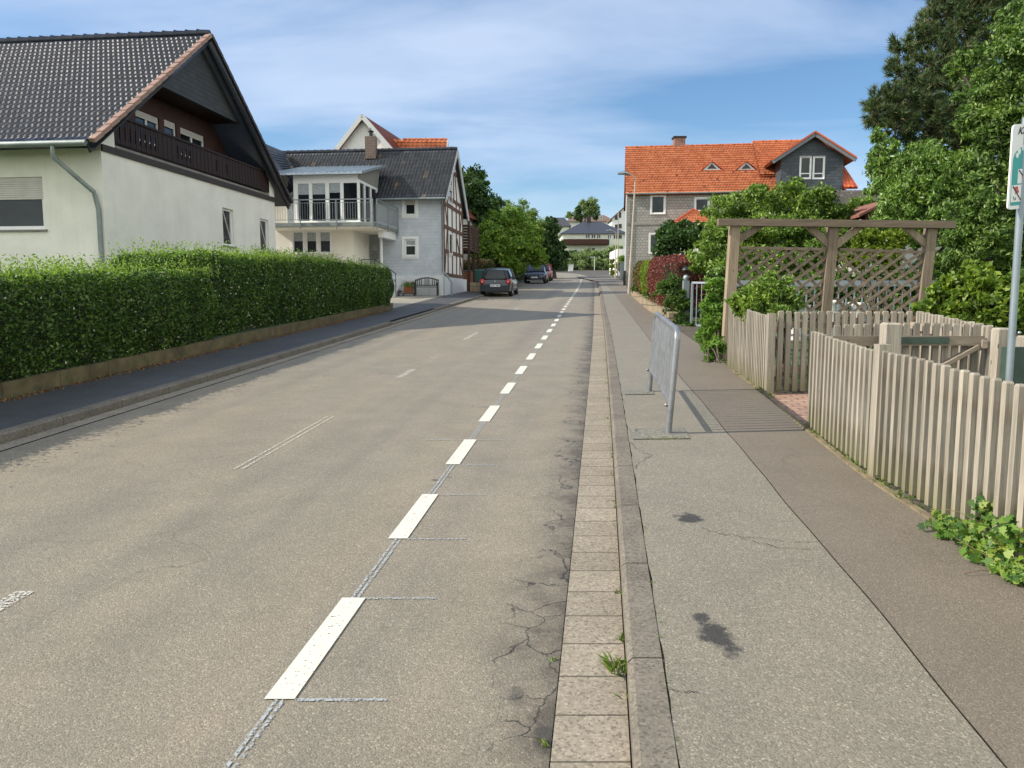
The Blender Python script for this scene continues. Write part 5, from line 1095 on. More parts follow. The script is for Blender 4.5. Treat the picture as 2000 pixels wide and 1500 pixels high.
# stone wall and mixed hedge
def rwall():
    b = MB(); pts = [(20.3, 4.13), (22.5, 4.33), (26.2, 4.62), (30, 5.0), (36, 5.62), (39, 5.98)]
    for i in range(len(pts)-1):
        (y0, x0), (y1, x1) = pts[i], pts[i+1]
        b.hexa([(x0, y0, S*y0), (x0+.25, y0, S*y0), (x1+.25, y1, S*y1), (x1, y1, S*y1), (x0, y0, S*y0+.38), (x0+.25, y0, S*y0+.38), (x1+.25, y1, S*y1+.38), (x1, y1, S*y1+.38)])
    tag(b.build('stone_wall', m_stone), 'low ochre stone block wall under the colourful hedge', 'wall')
rwall()
hp = lambda y, o=.75: (float(np.interp(y, [20.3, 26.2, 30, 36, 39], [4.13, 4.62, 5.0, 5.62, 5.98]))+o, y)
hedge('hedge', 'dark red barberry hedge block beside the gate post', [hp(22.6, 1.1), hp(27.2, 1.0)], .95, 1.52, 26000, .055, lm_red, .36, None, 0, 0, cat='hedge', lump=.06, taper_end=.8)
hedge('hedge', 'yellow green hedge piece between the red ones', [hp(27.3), hp(30.6)], .62, 1.42, 11000, .07, lm_yel, .36, None, 0, 0, taper_end=.3)
hedge('hedge', 'reddish hedge end beside the nearest street lamp', [hp(30.7), hp(37.5)], .6, 1.42, 15000, .08, leafmat('reddish_leaf', [(.10, .03, .02), (.16, .05, .03), (.09, .12, .02), (.13, .17, .03)], .25), .34, None, 0, 0, taper_end=.3)
plant('ivy', 'ivy and fern greenery spilling over the stone wall by the gate post', 'ivy', bl([(1322, 590, 20.9, 26), (1310, 565, 21.8, 24), (1328, 625, 20.3, 17), (1350, 645, 19.6, 16), (1290, 575, 24.5, 14), (1275, 572, 27, 13), (1262, 566, 30, 11), (1250, 562, 33, 10), (1380, 655, 18.6, 14), (1240, 565, 36, 8)]), 13000, .075, .6, leafmat('wall_creeper_leaf', [(.03, .07, .015), (.06, .12, .02), (.12, .19, .03)], .3), (4.5, 21, 1.1), .02, crown='foliage', stems=5)
# ------------------------------------------------------------ shrubs and trees on the right
plant('shrub', 'bright green shrub before the steel gate, left of the pergola post', 'shrub', bl([(1392, 640, 13.2, 26), (1390, 600, 13.5, 24), (1395, 680, 12.8, 20), (1402, 565, 14, 22), (1385, 705, 12.5, 9), (1372, 660, 13, 12)]), 9000, .10, .36, lm_bright, G(1400, 712, .1), .015, crown='foliage', stems=9, T=(0, 0, -1), tb=.25)
plant('shrub', 'bushy mid green shrub inside the fence in front of the left trellis panel', 'shrub', bl([(1480, 575, 11.0, 34), (1520, 575, 10.9, 32), (1450, 590, 11.0, 24), (1548, 596, 10.8, 20), (1500, 552, 11.2, 20), (1465, 600, 10.8, 22), (1530, 620, 10.6, 30)]), 12000, .085, .34, lm_bush, (3.9, 10.9, .6), .02, crown='foliage', stems=9)
plant('shrub', 'yellow green rounded shrub to the right of the pergola', 'shrub', bl([(1850, 590, 10.2, 44), (1905, 585, 10, 48), (1960, 590, 9.8, 50), (1900, 545, 10.3, 30), (1820, 610, 10.3, 26), (1940, 625, 9.6, 34), (2010, 600, 9.6, 45), (1870, 625, 9.9, 30)]), 20000, .085, .62, leafmat('spirea_leaf', [(.05, .10, .012), (.10, .17, .018), (.17, .25, .03), (.26, .33, .05)], .33), (6.0, 10, .5), .02, crown='foliage', stems=9)
plant('shrub', 'large mixed shrub mass behind the pergola and before the slate gable', 'shrub', bl([(1420, 420, 22, 42), (1470, 405, 22, 42), (1530, 398, 22.5, 42), (1590, 405, 22, 42), (1630, 425, 22, 36), (1400, 465, 21, 40), (1450, 465, 20.5, 45), (1520, 460, 20.5, 48), (1590, 465, 20.5, 45), (1385, 505, 20, 34), (1430, 520, 19.5, 42), (1500, 520, 19.5, 46), (1570, 520, 19.5, 46), (1555, 372, 23, 20), (1480, 378, 23, 22), (1640, 480, 20, 40)]), 62000, .11, .42, lm_bush, (7.5, 21, 1.1), .05, crown='foliage', stems=14)
plant('shrub', 'deep green laurel bushes low behind the trellis', 'shrub', bl([(1460, 560, 17, 34), (1520, 580, 17.2, 34), (1590, 570, 17.2, 34), (1650, 560, 17.4, 34), (1720, 555, 17.4, 34), (1780, 560, 17.4, 36), (1410, 545, 18, 28), (1690, 600, 17, 30), (1760, 600, 17, 30)]), 24000, .10, .45, lm_ash, (8.0, 17.2, .9), .03, crown='foliage', stems=8)
plant('climbing_plant', 'ivy clad column on the front of the orange roofed house', 'climber', bl([(1305, 450, 35, 24), (1340, 450, 35, 22), (1300, 485, 35, 22), (1335, 480, 35, 22), (1320, 465, 34.5, 26), (1362, 455, 34, 20)]), 12000, .13, .6, leafmat('house_ivy_leaf', [(.02, .05, .012), (.04, .09, .02), (.07, .14, .03)], .25), (7.4, 35, 1.8), .04, crown='foliage', stems=5)
plant('shrub', 'pale yellow shrub glowing behind the right trellis panel', 'shrub', bl([(1690, 470, 15.5, 26), (1720, 490, 15.3, 28), (1672, 505, 15.3, 22), (1750, 470, 15.6, 22), (1745, 510, 15.2, 20)]), 7000, .08, .5, lm_yel, (7.4, 15.4, .8), .02, crown='foliage', stems=6)
plant('shrub', 'round green shrub between the slate gable and the cherry tree', 'shrub', bl([(1680, 410, 26, 26), (1660, 430, 25, 26), (1700, 425, 25, 22)]), 7000, .12, .4, lm_bush, (11.5, 25.5, 1.3), .05, crown='foliage', stems=5)
# cherry tree (drooping leaves), pine, ash
plant('cherry_tree', 'broad cherry tree with pale drooping leaves below the pine', 'tree', bl([(1716, 268, 17.3, 16), (1740, 308, 17.0, 34), (1722, 345, 16.8, 34), (1775, 340, 16.6, 46), (1800, 305, 17.1, 34), (1830, 330, 16.6, 48), (1760, 395, 16.3, 48), (1820, 395, 16.1, 48), (1880, 380, 16.1, 46), (1870, 330, 16.8, 36), (1712, 300, 17.1, 18), (1735, 430, 16.3, 32), (1850, 440, 15.8, 46), (1790, 450, 16.0, 38), (1905, 430, 15.8, 40), (1710, 322, 17.0, 14)]), 46000, .10, .33, lm_cherry, (9.3, 16.8, .9), .10, sub=.28, T=(0, 0, -1), tb=.45)
plant('ash_tree', 'dark green feathery ash tree behind the sign at the right edge', 'tree', bl([(1960, 130, 15.1, 60), (1925, 180, 14.9, 46), (1985, 200, 14.7, 50), (1900, 235, 14.9, 36), (1945, 260, 14.6, 46), (1960, 330, 14.5, 46), (1935, 390, 14.5, 50), (1880, 430, 14.9, 44), (1925, 460, 14.5, 50), (1985, 430, 14.3, 54), (2040, 250, 14.4, 70), (2040, 120, 14.7, 70), (1880, 490, 14.9, 38), (1850, 520, 15.3, 26), (1990, 500, 14.3, 40), (1990, 60, 15.3, 50), (2060, 400, 14.2, 60), (1870, 130, 15.9, 26)]), 62000, .095, .36, lm_ash, (10.2, 15.2, .8), .13, sub=.26, nsub=22, T=(-.3, 0, -1), tb=.3)
def pine():
    B = bl([(1850, 30, 19.3, 34), (1900, 60, 19.0, 52), (1830, 90, 18.8, 28), (1790, 80, 18.8, 16), (1960, 40, 19.0, 60), (1760, 95, 18.6, 14), (1870, 130, 18.6, 44), (1800, 140, 18.4, 30), (1755, 145, 18.3, 16), (1930, 140, 18.8, 54), (1780, 200, 18.1, 44), (1735, 210, 18.0, 30), (1708, 200, 18.0, 12), (1840, 200, 18.1, 50), (1910, 220, 18.2, 52), (1800, 255, 17.8, 44), (1860, 285, 17.8, 48), (1750, 250, 17.8, 26), (1820, -30, 19.6, 30), (1900, -40, 19.4, 60), (1980, -60, 19.4, 70), (1920, 320, 18.0, 46), (1860, 350, 17.8, 34), (1710, 225, 17.9, 14), (1815, 45, 19.1, 14)])
    base = Vector((11.2, 18.8, .9)); r = thing('pine_tree', 'tall dark pine with bristly blue green needle tufts, top right', 'tree', base)
    # tufts of needles on short twigs
    cs = []; tw = MB()
    for c, rad in B:
        c = np.array(c); k = int(14+rad*rad*330); d = unit(rng.normal(size=(k, 3))); q = c+d*(rad*(.35+.68*rng.random(k)**.6))[:, None]; cs.append(np.concatenate([q, d], 1))
        for i in range(min(k, 30)): tw.tube([Vector(c+d[i]*rad*.15), Vector(q[i])], [.016, .006], 3, False)
    cs = np.concatenate(cs); nt_ = 60; C_ = np.repeat(cs[:, :3], nt_, 0); Dd = np.repeat(cs[:, 3:], nt_, 0); Dd[:, 2] += .35
    t = unit(rng.normal(size=C_.shape)*.75+Dd); l = .12+.07*rng.random(len(C_)); a = C_+Dd*(rng.random(len(C_))*.16)[:, None]
    b_ = unit(np.cross(t, rng.normal(size=C_.shape)))*.011
    V = np.stack([a-b_, a+b_, a+t*l[:, None]], 1).reshape(-1, 3); npmesh('crown', V, np.arange(len(V)).reshape(-1, 3), lm_pine, r); print('needles', len(C_))
    b = MB(); top = at(1900, -150, 19.3); b.tube([base-Vector((0, 0, .2)), base.lerp(top, .4), top], [.26, .18, .05], 10); b.build('trunk', m_bark, r)
    b = tw
    for c, rad in B:
        c = Vector(c); f = max(.15, min(.95, (c.z-base.z-.8)/(top.z-base.z))); s_ = base.lerp(top, f); b.tube([s_, s_.lerp(c, .5)-Vector((0, 0, .1)), c], [.06, .04, .015], 5)
    b.build('limbs', m_bark, r)
pine()
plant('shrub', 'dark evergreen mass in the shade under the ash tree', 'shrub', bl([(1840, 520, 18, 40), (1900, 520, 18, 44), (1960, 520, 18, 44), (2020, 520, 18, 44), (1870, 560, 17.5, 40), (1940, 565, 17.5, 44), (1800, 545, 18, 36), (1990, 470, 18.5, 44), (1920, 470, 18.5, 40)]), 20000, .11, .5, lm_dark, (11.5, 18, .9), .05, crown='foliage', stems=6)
# slate-dark house roof and little red shed between shrubs
def shed():
    Y = 30; p = at(1700, 440, Y); r = thing('house', 'grey brown roofed house half hidden behind the cherry tree', 'house', (14.5, 47, 2.3)); z = at(1690, 358, 47).z
    b = MB(); b.box(20.8, 34, 46, 54, 2, z-2.6); b.build('wall', m_annex, r); tiles('roof', (20.4, 45.5, z-2.9), (34, 45.5, z-2.9), (20.6, 50, z), (34, 50, z), .3, .34, tilemat('grey_brown_tile', (.10, .085, .075), (.14, .12, .105), .6), r, .03, .03, 3)
    Y = 21; a = at(1678, 424, Y); r = thing('garden_shed', 'small dark red shed with reddish roof edge peeking out of the cherry tree', 'shed', (a.x+1, Y+1, 1.1)); b = MB(); b.box(a.x+.3, a.x+1.0, Y+.3, Y+1.5, 3.2, at(1700, 405, Y).z); b.build('wall', simple('dark_red_boards', (.10, .022, .02), .7, .2), r)
    c = at(1712, 392, Y); b = MB(); b.prism([Vector((a.x, Y, a.z)), Vector((c.x+.4, Y, c.z)), Vector((c.x+.4, Y+3, c.z)), Vector((a.x, Y+3, a.z))], (0, 0, .07)); b.build('roof', simple('faded_red_roof', (.22, .09, .06), .8, .3), r)
shed()
# ivy and weeds at the foot of the near fence
def groundcover():
    P = []
    for (px, py, Y, rp, k) in ((1905, 1075, 4.35, 70, 620), (1960, 1120, 4.05, 60, 700), (1880, 1060, 4.5, 44, 330), (1985, 1170, 3.85, 50, 420), (1950, 1010, 4.25, 40, 300), (1990, 1050, 4.0, 50, 380), (1850, 1040, 4.7, 28, 150), (1930, 985, 4.3, 22, 120), (1945, 1100, 4.1, 60, 320), (1985, 1190, 3.75, 26, 160)):
        c = at(px, py, Y); rr_ = rp*Y/1500; q = np.array(tuple(c))+rng.normal(size=(k, 3))*rr_*np.array([.42, .40, .42]); q[:, 2] = np.maximum(q[:, 2], S*q[:, 1]+.115+.02*rng.random(k)); P.append(q)
    P = np.concatenate(P); n_ = len(P); r = thing('ivy', 'green and yellow ivy clump growing at the foot of the near picket fence', 'ivy', (2.6, 4.2, S*4.2+.1))
    # lobed leaves: small pentagon fans
    nrm = unit(rng.normal(size=(n_, 3))*.7+np.array([-.6, -.5, .8])); t = unit(np.cross(nrm, rng.normal(size=(n_, 3)))); b_ = np.cross(nrm, t); s_ = (.014+.018*rng.random(n_))[:, None]
    shp = [(-.9, 0), (-.55, .75), (.0, .45), (.25, .85), (.45, .3), (1.15, 0), (.45, -.3), (.25, -.85), (0, -.45), (-.55, -.75)]
    V = np.stack([P+t*s_*a+b_*s_*c+nrm*s_*(.15*abs(c)) for a, c in shp], 1).reshape(-1, 3); F = np.arange(len(V)).reshape(-1, 10)
    npmesh('foliage', V, F, lm_ivy, r)
    b = MB()
    for k in range(26):
        i = rng.integers(0, n_); p = Vector(P[i]); q = p+Vector(tuple(rng.normal(size=3)*np.array([.16, .18, .05]))); q.z = max(q.z, S*q.y+.11); p.z = max(p.z-.02, S*p.y+.11); b.tube([p, p.lerp(q, .5)+Vector((0, 0, .015)), q], .0022, 4)
    b.build('stems', simple('ivy_stem', (.16, .10, .05), .8, .2), r)
groundcover()
def tufts(name, label, spots, m=lm_grass, kind='stuff', cat='grass'):
    V = []; F = []
    for (x, y, z, rad, k, h) in spots:
        for _ in range(k):
            a = random.uniform(0, 6.283); d = rad*random.random()**.5; p = Vector((x+d*math.cos(a), y+d*math.sin(a), z)); hh = h*random.uniform(.4, 1); ln = Vector((random.gauss(0, .5), random.gauss(0, .5), 1)).normalized()*hh; sd = Vector((random.gauss(0, 1), random.gauss(0, 1), 0)).normalized()*.0028
            n_ = len(V); V += [p-sd, p+sd, p+ln*.6+sd*.6+Vector((0, 0, -.0)), p+ln+Vector((ln.x*.5, ln.y*.5, -hh*.15))]; F.append((n_, n_+1, n_+2, n_+3))
    o = npmesh(name, [tuple(v) for v in V], F, m); tag(o, label, cat, kind=kind); return o
sp = []
random.seed(11)
for k in range(150):                     # joint behind the kerb
    y = random.choice([random.uniform(2, 9), random.uniform(2, 22)]); sp.append((xk(y)+.15, y, S*y+.09, .012, random.randint(1, 5), random.uniform(.008, .028)))
for k in range(60): y = random.uniform(2, 14); sp.append((xk(y)-.012, y, S*y+.004, .02, random.randint(2, 7), random.uniform(.01, .035)))
for (px, py, r_, n_, h) in ((1212, 1310, .05, 60, .085), (1208, 1160, .02, 14, .04), (1190, 780, .03, 18, .05), (1186, 750, .03, 14, .05), (1183, 818, .02, 10, .04), (1215, 1250, .02, 16, .05), (1065, 1455, .02, 16, .04), (1082, 1290, .02, 10, .03)):
    p = G(px, py, .0); sp.append((p.x, p.y, p.z, r_, n_, h))
for k in range(190): y = random.uniform(2.8, 7.6)**1.0; sp.append((xf(y)-.02+random.uniform(-.03, .06), y, S*y+.1, .03, random.randint(2, 8), random.uniform(.02, .07)))
for k in range(60): y = random.uniform(9, 12.6); sp.append((xf(y)-.03+random.uniform(-.05, .05), y, S*y+.1, .04, random.randint(2, 10), random.uniform(.02, .08)))
for k in range(120): y = random.uniform(6, 26); sp.append((wl(y)+random.uniform(-.0, .06), y, S*y+.09, .04, random.randint(2, 8), random.uniform(.02, .06)))
for k in range(70): y = random.uniform(6, 26); sp.append((xk(y)-5.76+random.uniform(-.02, .02), y, S*y+.005, .03, random.randint(2, 6), random.uniform(.015, .05)))
for k in range(40): p = G(random.uniform(1255, 1350), 856+random.uniform(-2, 3), .1); sp.append((p.x, p.y, p.z, .03, 4, .02))
tufts('grass', 'small grass tufts and weeds in the kerb joints and along the fences', sp)
# orange needles / leaf litter along the left pavement
lit = []; 
for k in range(2600): y = 5+21*random.random(); d = abs(random.gauss(0, .09)); lit.append((wl(y)+.01+d, y, S*y+.1))
leafobj('leaf_litter', np.array(lit), .035, .5, leafmat('orange_litter', [(.15, .06, .02), (.28, .12, .03), (.20, .12, .05)], .1), None, (1, 0, 0), 0); tag(bpy.data.objects['leaf_litter'], 'orange brown leaf litter along the low wall of the left hedge', 'litter', kind='stuff')
# ------------------------------------------------------------ yard things on the left
def bench():
    p = G(833, 577, .1); Y = p.y-.25; x0, x1 = at(811, 570, Y).x, at(855, 570, Y).x; g = S*Y+.1; r = thing('garden_bench', 'black garden bench with curved slatted back against the grey plinth', 'bench', ((x0+x1)/2, Y, g)); W_ = x1-x0; 
    for x in (x0, x1):
        for y in (Y-.28, Y+.24): b = MB(); b.bar((x, y, g-.02), (x, y+.0, g+(.62 if y < Y else .78)), .055, .055, (0, 1, 0)); b.build('leg', m_black, r)
        b = MB(); b.bar((x, Y-.32, g+.62), (x, Y+.26, g+.64), .06, .035); b.build('armrest', m_black, r)
    b = MB()
    for k in range(6): b.box(x0, x1, Y-.26+k*.085, Y-.20+k*.085, g+.40, g+.43)
    b.build('seat', m_black, r)
    b = MB(); n_ = 12; pt = [Vector((x0+W_*k/n_, Y+.25, g+.74+.12*math.sin(math.pi*k/n_))) for k in range(n_+1)]
    for k in range(n_): b.bar(pt[k], pt[k+1], .035, .055)
    b.bar((x0, Y+.25, g+.5), (x1, Y+.25, g+.5), .03, .045)
    for k in range(1, 12): 
        if k not in (4, 8): b.bar((x0+W_*k/12, Y+.25, g+.5), (x0+W_*k/12, Y+.25, g+.76+.11*math.sin(math.pi*k/12)), .035, .02, (0, 1, 0))
    b.build('backrest', m_black, r)
    q = at(798, 576, Y); r = thing('flower_pot', 'orange brown planter with green plants beside the bench', 'planter', (q.x, Y, g)); b = MB(); b.box(q.x-.22, q.x+.22, Y-.15, Y+.15, g+.12, g+.42); b.build('planter', simple('terracotta', (.22, .075, .03), .8, .2), r)
    b = MB(); 
    for s_ in (-1, 1):
        b.bar((q.x+s_*.25, Y-.15, g), (q.x+s_*.25, Y-.15, g+.12), .03, .03, (0, 1, 0)); b.bar((q.x+s_*.25, Y+.15, g), (q.x+s_*.25, Y+.15, g+.12), .03, .03, (0, 1, 0))
    b.box(q.x-.28, q.x+.28, Y-.17, Y+.17, g+.09, g+.12); b.build('stand', m_black, r)
    leafobj('plants', np.array([q.x, Y, g+.5])+rng.normal(size=(500, 3))*np.array([.15, .1, .07]), .06, .5, lm_bush, r)
    plant('shrub', 'small dark bare shrub at the wall foot between hedge end and planter', 'shrub', bl([(772, 568, 37, 9), (779, 573, 36.8, 7)]), 500, .09, .3, leafmat('grey_leaf', [(.06, .05, .05), (.10, .08, .08)], .1), G(775, 577, .1), .02, crown='foliage', stems=8)
bench()
def low_walls():
    a = G(903, 572, .1); b = MB(); y0 = 41.6; x0 = -2.25
    b.hexa([(x0, y0, S*y0), (x0+1.9, y0+1.0, S*y0), (x0+1.9, y0+1.3, S*y0), (x0, y0+.3, S*y0)]+[(p[0], p[1], S*y0+.62) for p in ((x0, y0), (x0+1.9, y0+1.0), (x0+1.9, y0+1.3), (x0, y0+.3))]); tag(b.build('stone_wall', m_stone), 'short ochre stone wall between the grey house and the parked dark car', 'wall')
    b = MB(); zt = at(905, 534, 43.5).z; b.box(-3.2, -2.2, 43.3, 43.5, 2, zt+.1); tag(b.build('wooden_screen', simple('orange_brown_boards', (.20, .085, .045), .8, .2)), 'orange brown board panel below the wooden balcony', 'panel')
low_walls()
def bin_(x, y, w_, h, m, label):
    g = S*y+.1; r = thing('waste_bin', label, 'bin', (x, y, g), 'waste bins beside the grey house'); b = MB(); k = w_/2
    b.hexa([(x-k*.85, y-k*.85, g+.06), (x+k*.85, y-k*.85, g+.06), (x+k*.85, y+k*.85, g+.06), (x-k*.85, y+k*.85, g+.06), (x-k, y-k, g+h*.9), (x+k, y-k, g+h*.9), (x+k, y+k, g+h*.9), (x-k, y+k, g+h*.9)]); b.build('body', m, r)
    b = MB(); b.hexa([(x-k*1.05, y-k*1.08, g+h*.9), (x+k*1.05, y-k*1.08, g+h*.9), (x+k*1.05, y+k*1.1, g+h*.9), (x-k*1.05, y+k*1.1, g+h*.9), (x-k, y-k, g+h*.94), (x+k, y-k, g+h*.94), (x+k, y+k*1.1, g+h), (x-k, y+k*1.1, g+h)]); b.build('lid', m, r)
m_bing = simple('green_bin_plastic', (.012, .085, .065), .45, .15); m_bind = simple('dark_blue_bin_plastic', (.015, .035, .05), .45, .15)
bin_(-2.75, 45.6, .75, 1.15, m_bind, 'dark blue waste bin, leftmost, behind the balcony posts'); bin_(-1.95, 45.6, .7, 1.2, m_bing, 'green waste bin with pale lid edge in the middle'); bin_(-1.1, 46.4, .85, 1.15, m_bing, 'wide green waste bin behind the parked dark car')
# ------------------------------------------------------------ cars
def car(name, label, pos, yaw, paint, L_=3.95, W_=1.66, Hh=1.46, kind='hatch', front=False):
    """local frame: y forward, x right"""
    r = thing(name, label, 'car', pos, 'cars parked along the left kerb'); r.rotation_euler = (math.atan(S)*math.cos(yaw), 0, yaw)
    def put(b, nm, m, par=None, smooth=True, sub=0, ang=35):
        me = bpy.data.meshes.new(nm); me.from_pydata(b.v, [], b.f); bm = bmesh.new(); bm.from_mesh(me); bmesh.ops.remove_doubles(bm, verts=bm.verts, dist=1e-4); bmesh.ops.recalc_face_normals(bm, faces=bm.faces); bm.to_mesh(me); bm.free()
        me.polygons.foreach_set('use_smooth', [True]*len(me.polygons)); me.set_sharp_from_angle(angle=R(ang)); me.materials.append(m); o = bpy.data.objects.new(nm, me); COL.objects.link(o); o.parent = par or r; return o
    w2 = W_/2; h = L_/2; belt = Hh*.635; suv = Hh > 1.5; gc = .2 if not suv else .24
    # stations: y, halfwidth, zlow, zbelt, crown
    st = [(-h, w2*.80, gc+.16, belt*.72), (-h+.06, w2*.93, gc+.08, belt*.93), (-h+.30, w2*.985, gc, belt*1.0), (-h*.5, w2, gc-.01, belt*1.0), (0, w2, gc-.01, belt*.985), (h*.45, w2, gc-.01, belt*.96), (h*.62, w2*.99, gc-.01, belt*.93), (h*.84, w2*.965, gc, belt*.84), (h-.10, w2*.88, gc+.05, belt*.74), (h, w2*.70, gc+.14, belt*.60)]
    b = MB(); ring = []
    for (y, hw, zl, zb) in st:
        m1 = zl+(zb-zl)*.35; half = [(0, zl), (hw*.80, zl), (hw*.96, zl+.07), (hw, m1), (hw*.995, zl+(zb-zl)*.62), (hw*.965, zl+(zb-zl)*.88), (hw*.88, zb), (hw*.5, zb+.025), (0, zb+.035)]
        ring.append([(x, y, z) for x, z in half]+[(-x, y, z) for x, z in half[-2:0:-1]])
    n_ = len(ring[0]); b.add([p for q in ring for p in q], [(i*n_+j, i*n_+(j+1) % n_, (i+1)*n_+(j+1) % n_, (i+1)*n_+j) for i in range(len(st)-1) for j in range(n_)]+[tuple(range(n_)), tuple(range((len(st)-1)*n_, len(st)*n_))])
    body = put(b, 'body', paint)
    # greenhouse
    cs = [(-h+.08, w2*.84, belt+.0, w2*.82, belt+.02), (-h+.36, w2*.85, belt, w2*.66, Hh-.08), (-h*.5, w2*.88, belt, w2*.68, Hh), (0, w2*.89, belt, w2*.69, Hh-.005), (h*.22, w2*.88, belt, w2*.67, Hh-.06), (h*.62, w2*.84, belt-.03, w2*.78, belt-.0)]
    b = MB(); ring = []
    for (y, a, z0, c, z1) in cs: 
        k = z0+(z1-z0)*.55; mx_ = a+(c-a)*.45; ring.append([(a, y, z0), (mx_, y, k), (c, y, z1-.03*(z1-z0)), (c*.8, y, z1+.012), (0, y, z1+.03), (-c*.8, y, z1+.012), (-c, y, z1-.03*(z1-z0)), (-mx_, y, k), (-a, y, z0)])
    n_ = 9; b.add([p for q in ring for p in q], [(i*n_+j, i*n_+j+1, (i+1)*n_+j+1, (i+1)*n_+j) for i in range(len(cs)-1) for j in range(n_-1)]+[tuple(range(n_)), tuple(range((len(cs)-1)*n_, len(cs)*n_))])
    put(b, 'windows', m_carglass)
    # painted roof and pillars, a little proud of the glass
    b = MB(); sub = ring[1:5]; pr = []
    for q in sub: pr.append([(x*1.012, y, z+.012) for x, y, z in q[2:7]])
    b.add([p for q in pr for p in q], [(i*5+j, i*5+j+1, (i+1)*5+j+1, (i+1)*5+j) for i in range(3) for j in range(4)]); 
    for s_ in (1, -1):
        def pil(i, fy0=0, fy1=0, w_=.075):
            q = ring[i]; bt = Vector(q[0]); tp = Vector(q[2]); bt.x *= s_; tp.x *= s_; o = Vector((.012*s_, 0, 0)); b.bar(bt+o+Vector((0, fy0, 0)), tp+o+Vector((0, fy1, 0)), .03, w_, (s_, 0, .3))
        pil(3); pil(1, .12, 0, .16); q0 = Vector((ring[5][2][0]*s_, ring[5][2][1], ring[5][2][2])); q1 = Vector((ring[4][2][0]*s_, ring[4][2][1], ring[4][2][2])); b.bar(q0+Vector((.01*s_, 0, 0)), q1+Vector((.01*s_, 0, .01)), .055, .05)
        p0 = Vector(ring[0][2]); p1 = Vector(ring[1][2]); p0.x *= s_; p1.x *= s_; b.bar(p0+Vector((-s_*.05, -.012, .01)), p1+Vector((-s_*.05, -.022, 0)), .15, .05)
    put(b, 'roof', paint)
    # wheels
    for sx_ in (-1, 1):
        for y in (-h*.64, h*.66):
            rr_ = .31 if not suv else .35; b = MB(); cx_ = sx_*(w2-.10); k = 20
            prof = [(.0, -.1), (rr_*.6, -.1), (rr_*.93, -.1), (rr_, -.07), (rr_, .07), (rr_*.93, .1), (rr_*.62, .1)]
            vs = [(cx_+sx_*o, y+q*math.cos(6.2832*j/k), rr_+q*math.sin(6.2832*j/k)) for q, o in prof for j in range(k)]; b.add(vs, [(i*k+j, i*k+(j+1) % k, (i+1)*k+(j+1) % k, (i+1)*k+j) for i in range(len(prof)-1) for j in range(k)]); wh = put(b, 'wheel', m_tyre)
            b = MB(); prof = [(rr_*.62, .092), (rr_*.55, .06), (rr_*.15, .085), (0, .09)]; vs = [(cx_+sx_*o, y+q*math.cos(6.2832*j/k), rr_+q*math.sin(6.2832*j/k)) for q, o in prof for j in range(k)]; b.add(vs, [(i*k+j, i*k+(j+1) % k, (i+1)*k+(j+1) % k, (i+1)*k+j) for i in range(len(prof)-1) for j in range(k)]); put(b, 'rim', m_metal, wh)
            b = MB(); vs = [(sx_*(w2+.002), y+q*math.cos(math.pi*j/k), rr_+q*math.sin(math.pi*j/k)) for q in (rr_*1.0, rr_*1.22) for j in range(k+1)]; b.add(vs, [(j, j+1, k+2+j, k+1+j) for j in range(k)]); put(b, 'wheel_arch', m_black)
        b = MB(); b.box(sx_*w2*.97-.01, sx_*w2*.97+.16*sx_, h*.30, h*.30+.10, belt+.02, belt+.15); put(b, 'wing_mirror', m_black)
    # rear
    for sx_ in (-1, 1):
        b = MB()
        if suv: b.hexa([(sx_*w2*.55, -h-.01, belt*.75), (sx_*w2*.93, -h+.06, belt*.75), (sx_*w2*.95, -h+.2, belt*.75), (sx_*w2*.55, -h+.1, belt*.75), (sx_*w2*.55, -h+.0, belt*.95), (sx_*w2*.92, -h+.08, belt*.95), (sx_*w2*.93, -h+.2, belt*.95), (sx_*w2*.55, -h+.1, belt*.95)])
        else: b.ball((sx_*w2*.80, -h+.07, belt*.84), .15, 14, 10, (1.0, .62, 1.0)); 
        tl = put(b, 'tail_light', m_tail)
        if not suv: b = MB(); b.ball((sx_*w2*.80, -h-.005, belt*.84), .055, 10, 8, (1, .5, 1)); put(b, 'reversing_lamp', m_pinklight, tl)
    b = MB(); b.box(-.26, .26, -h-.075, -h-.05, gc+.30, gc+.41); pl_ = put(b, 'number_plate', m_plate); b = MB(); b.box(-.26, -.225, -h-.078, -h-.075, gc+.302, gc+.408); put(b, 'blue_strip', m_blue, pl_)
    b = MB()
    for k in range(7):
        if k != 3: b.box(-.19+k*.06, -.155+k*.06, -h-.0775, -h-.0751, gc+.325, gc+.385)
    put(b, 'plate_print', m_platebl, pl_)
    b = MB(); b.hexa([(-w2*.93, -h-.05, gc+.08), (w2*.93, -h-.05, gc+.08), (w2*.97, -h+.25, gc+.08), (-w2*.97, -h+.25, gc+.08), (-w2*.93, -h-.05, gc+.36), (w2*.93, -h-.05, gc+.36), (w2*.97, -h+.25, gc+.36), (-w2*.97, -h+.25, gc+.36)]); put(b, 'rear_bumper', paint)
    b = MB(); b.box(-w2*.6, w2*.6, -h-.058, -h+.1, gc+.02, gc+.12); put(b, 'diffuser', m_black)
    b = MB(); b.bar((.05, -h+.15, belt+.07), (.42, -h+.18, belt+.17), .015, .015); put(b, 'wiper', m_black)
    b = MB(); b.lathe((0, 0, 0), [(0, -.01), (.045, 0), (0, .01)], 12); [None]; b.v = [(x, -h+.0-y_*0+z*.3-.015, y_+belt*.86) for x, y_, z in b.v]; put(b, 'badge', m_metal)
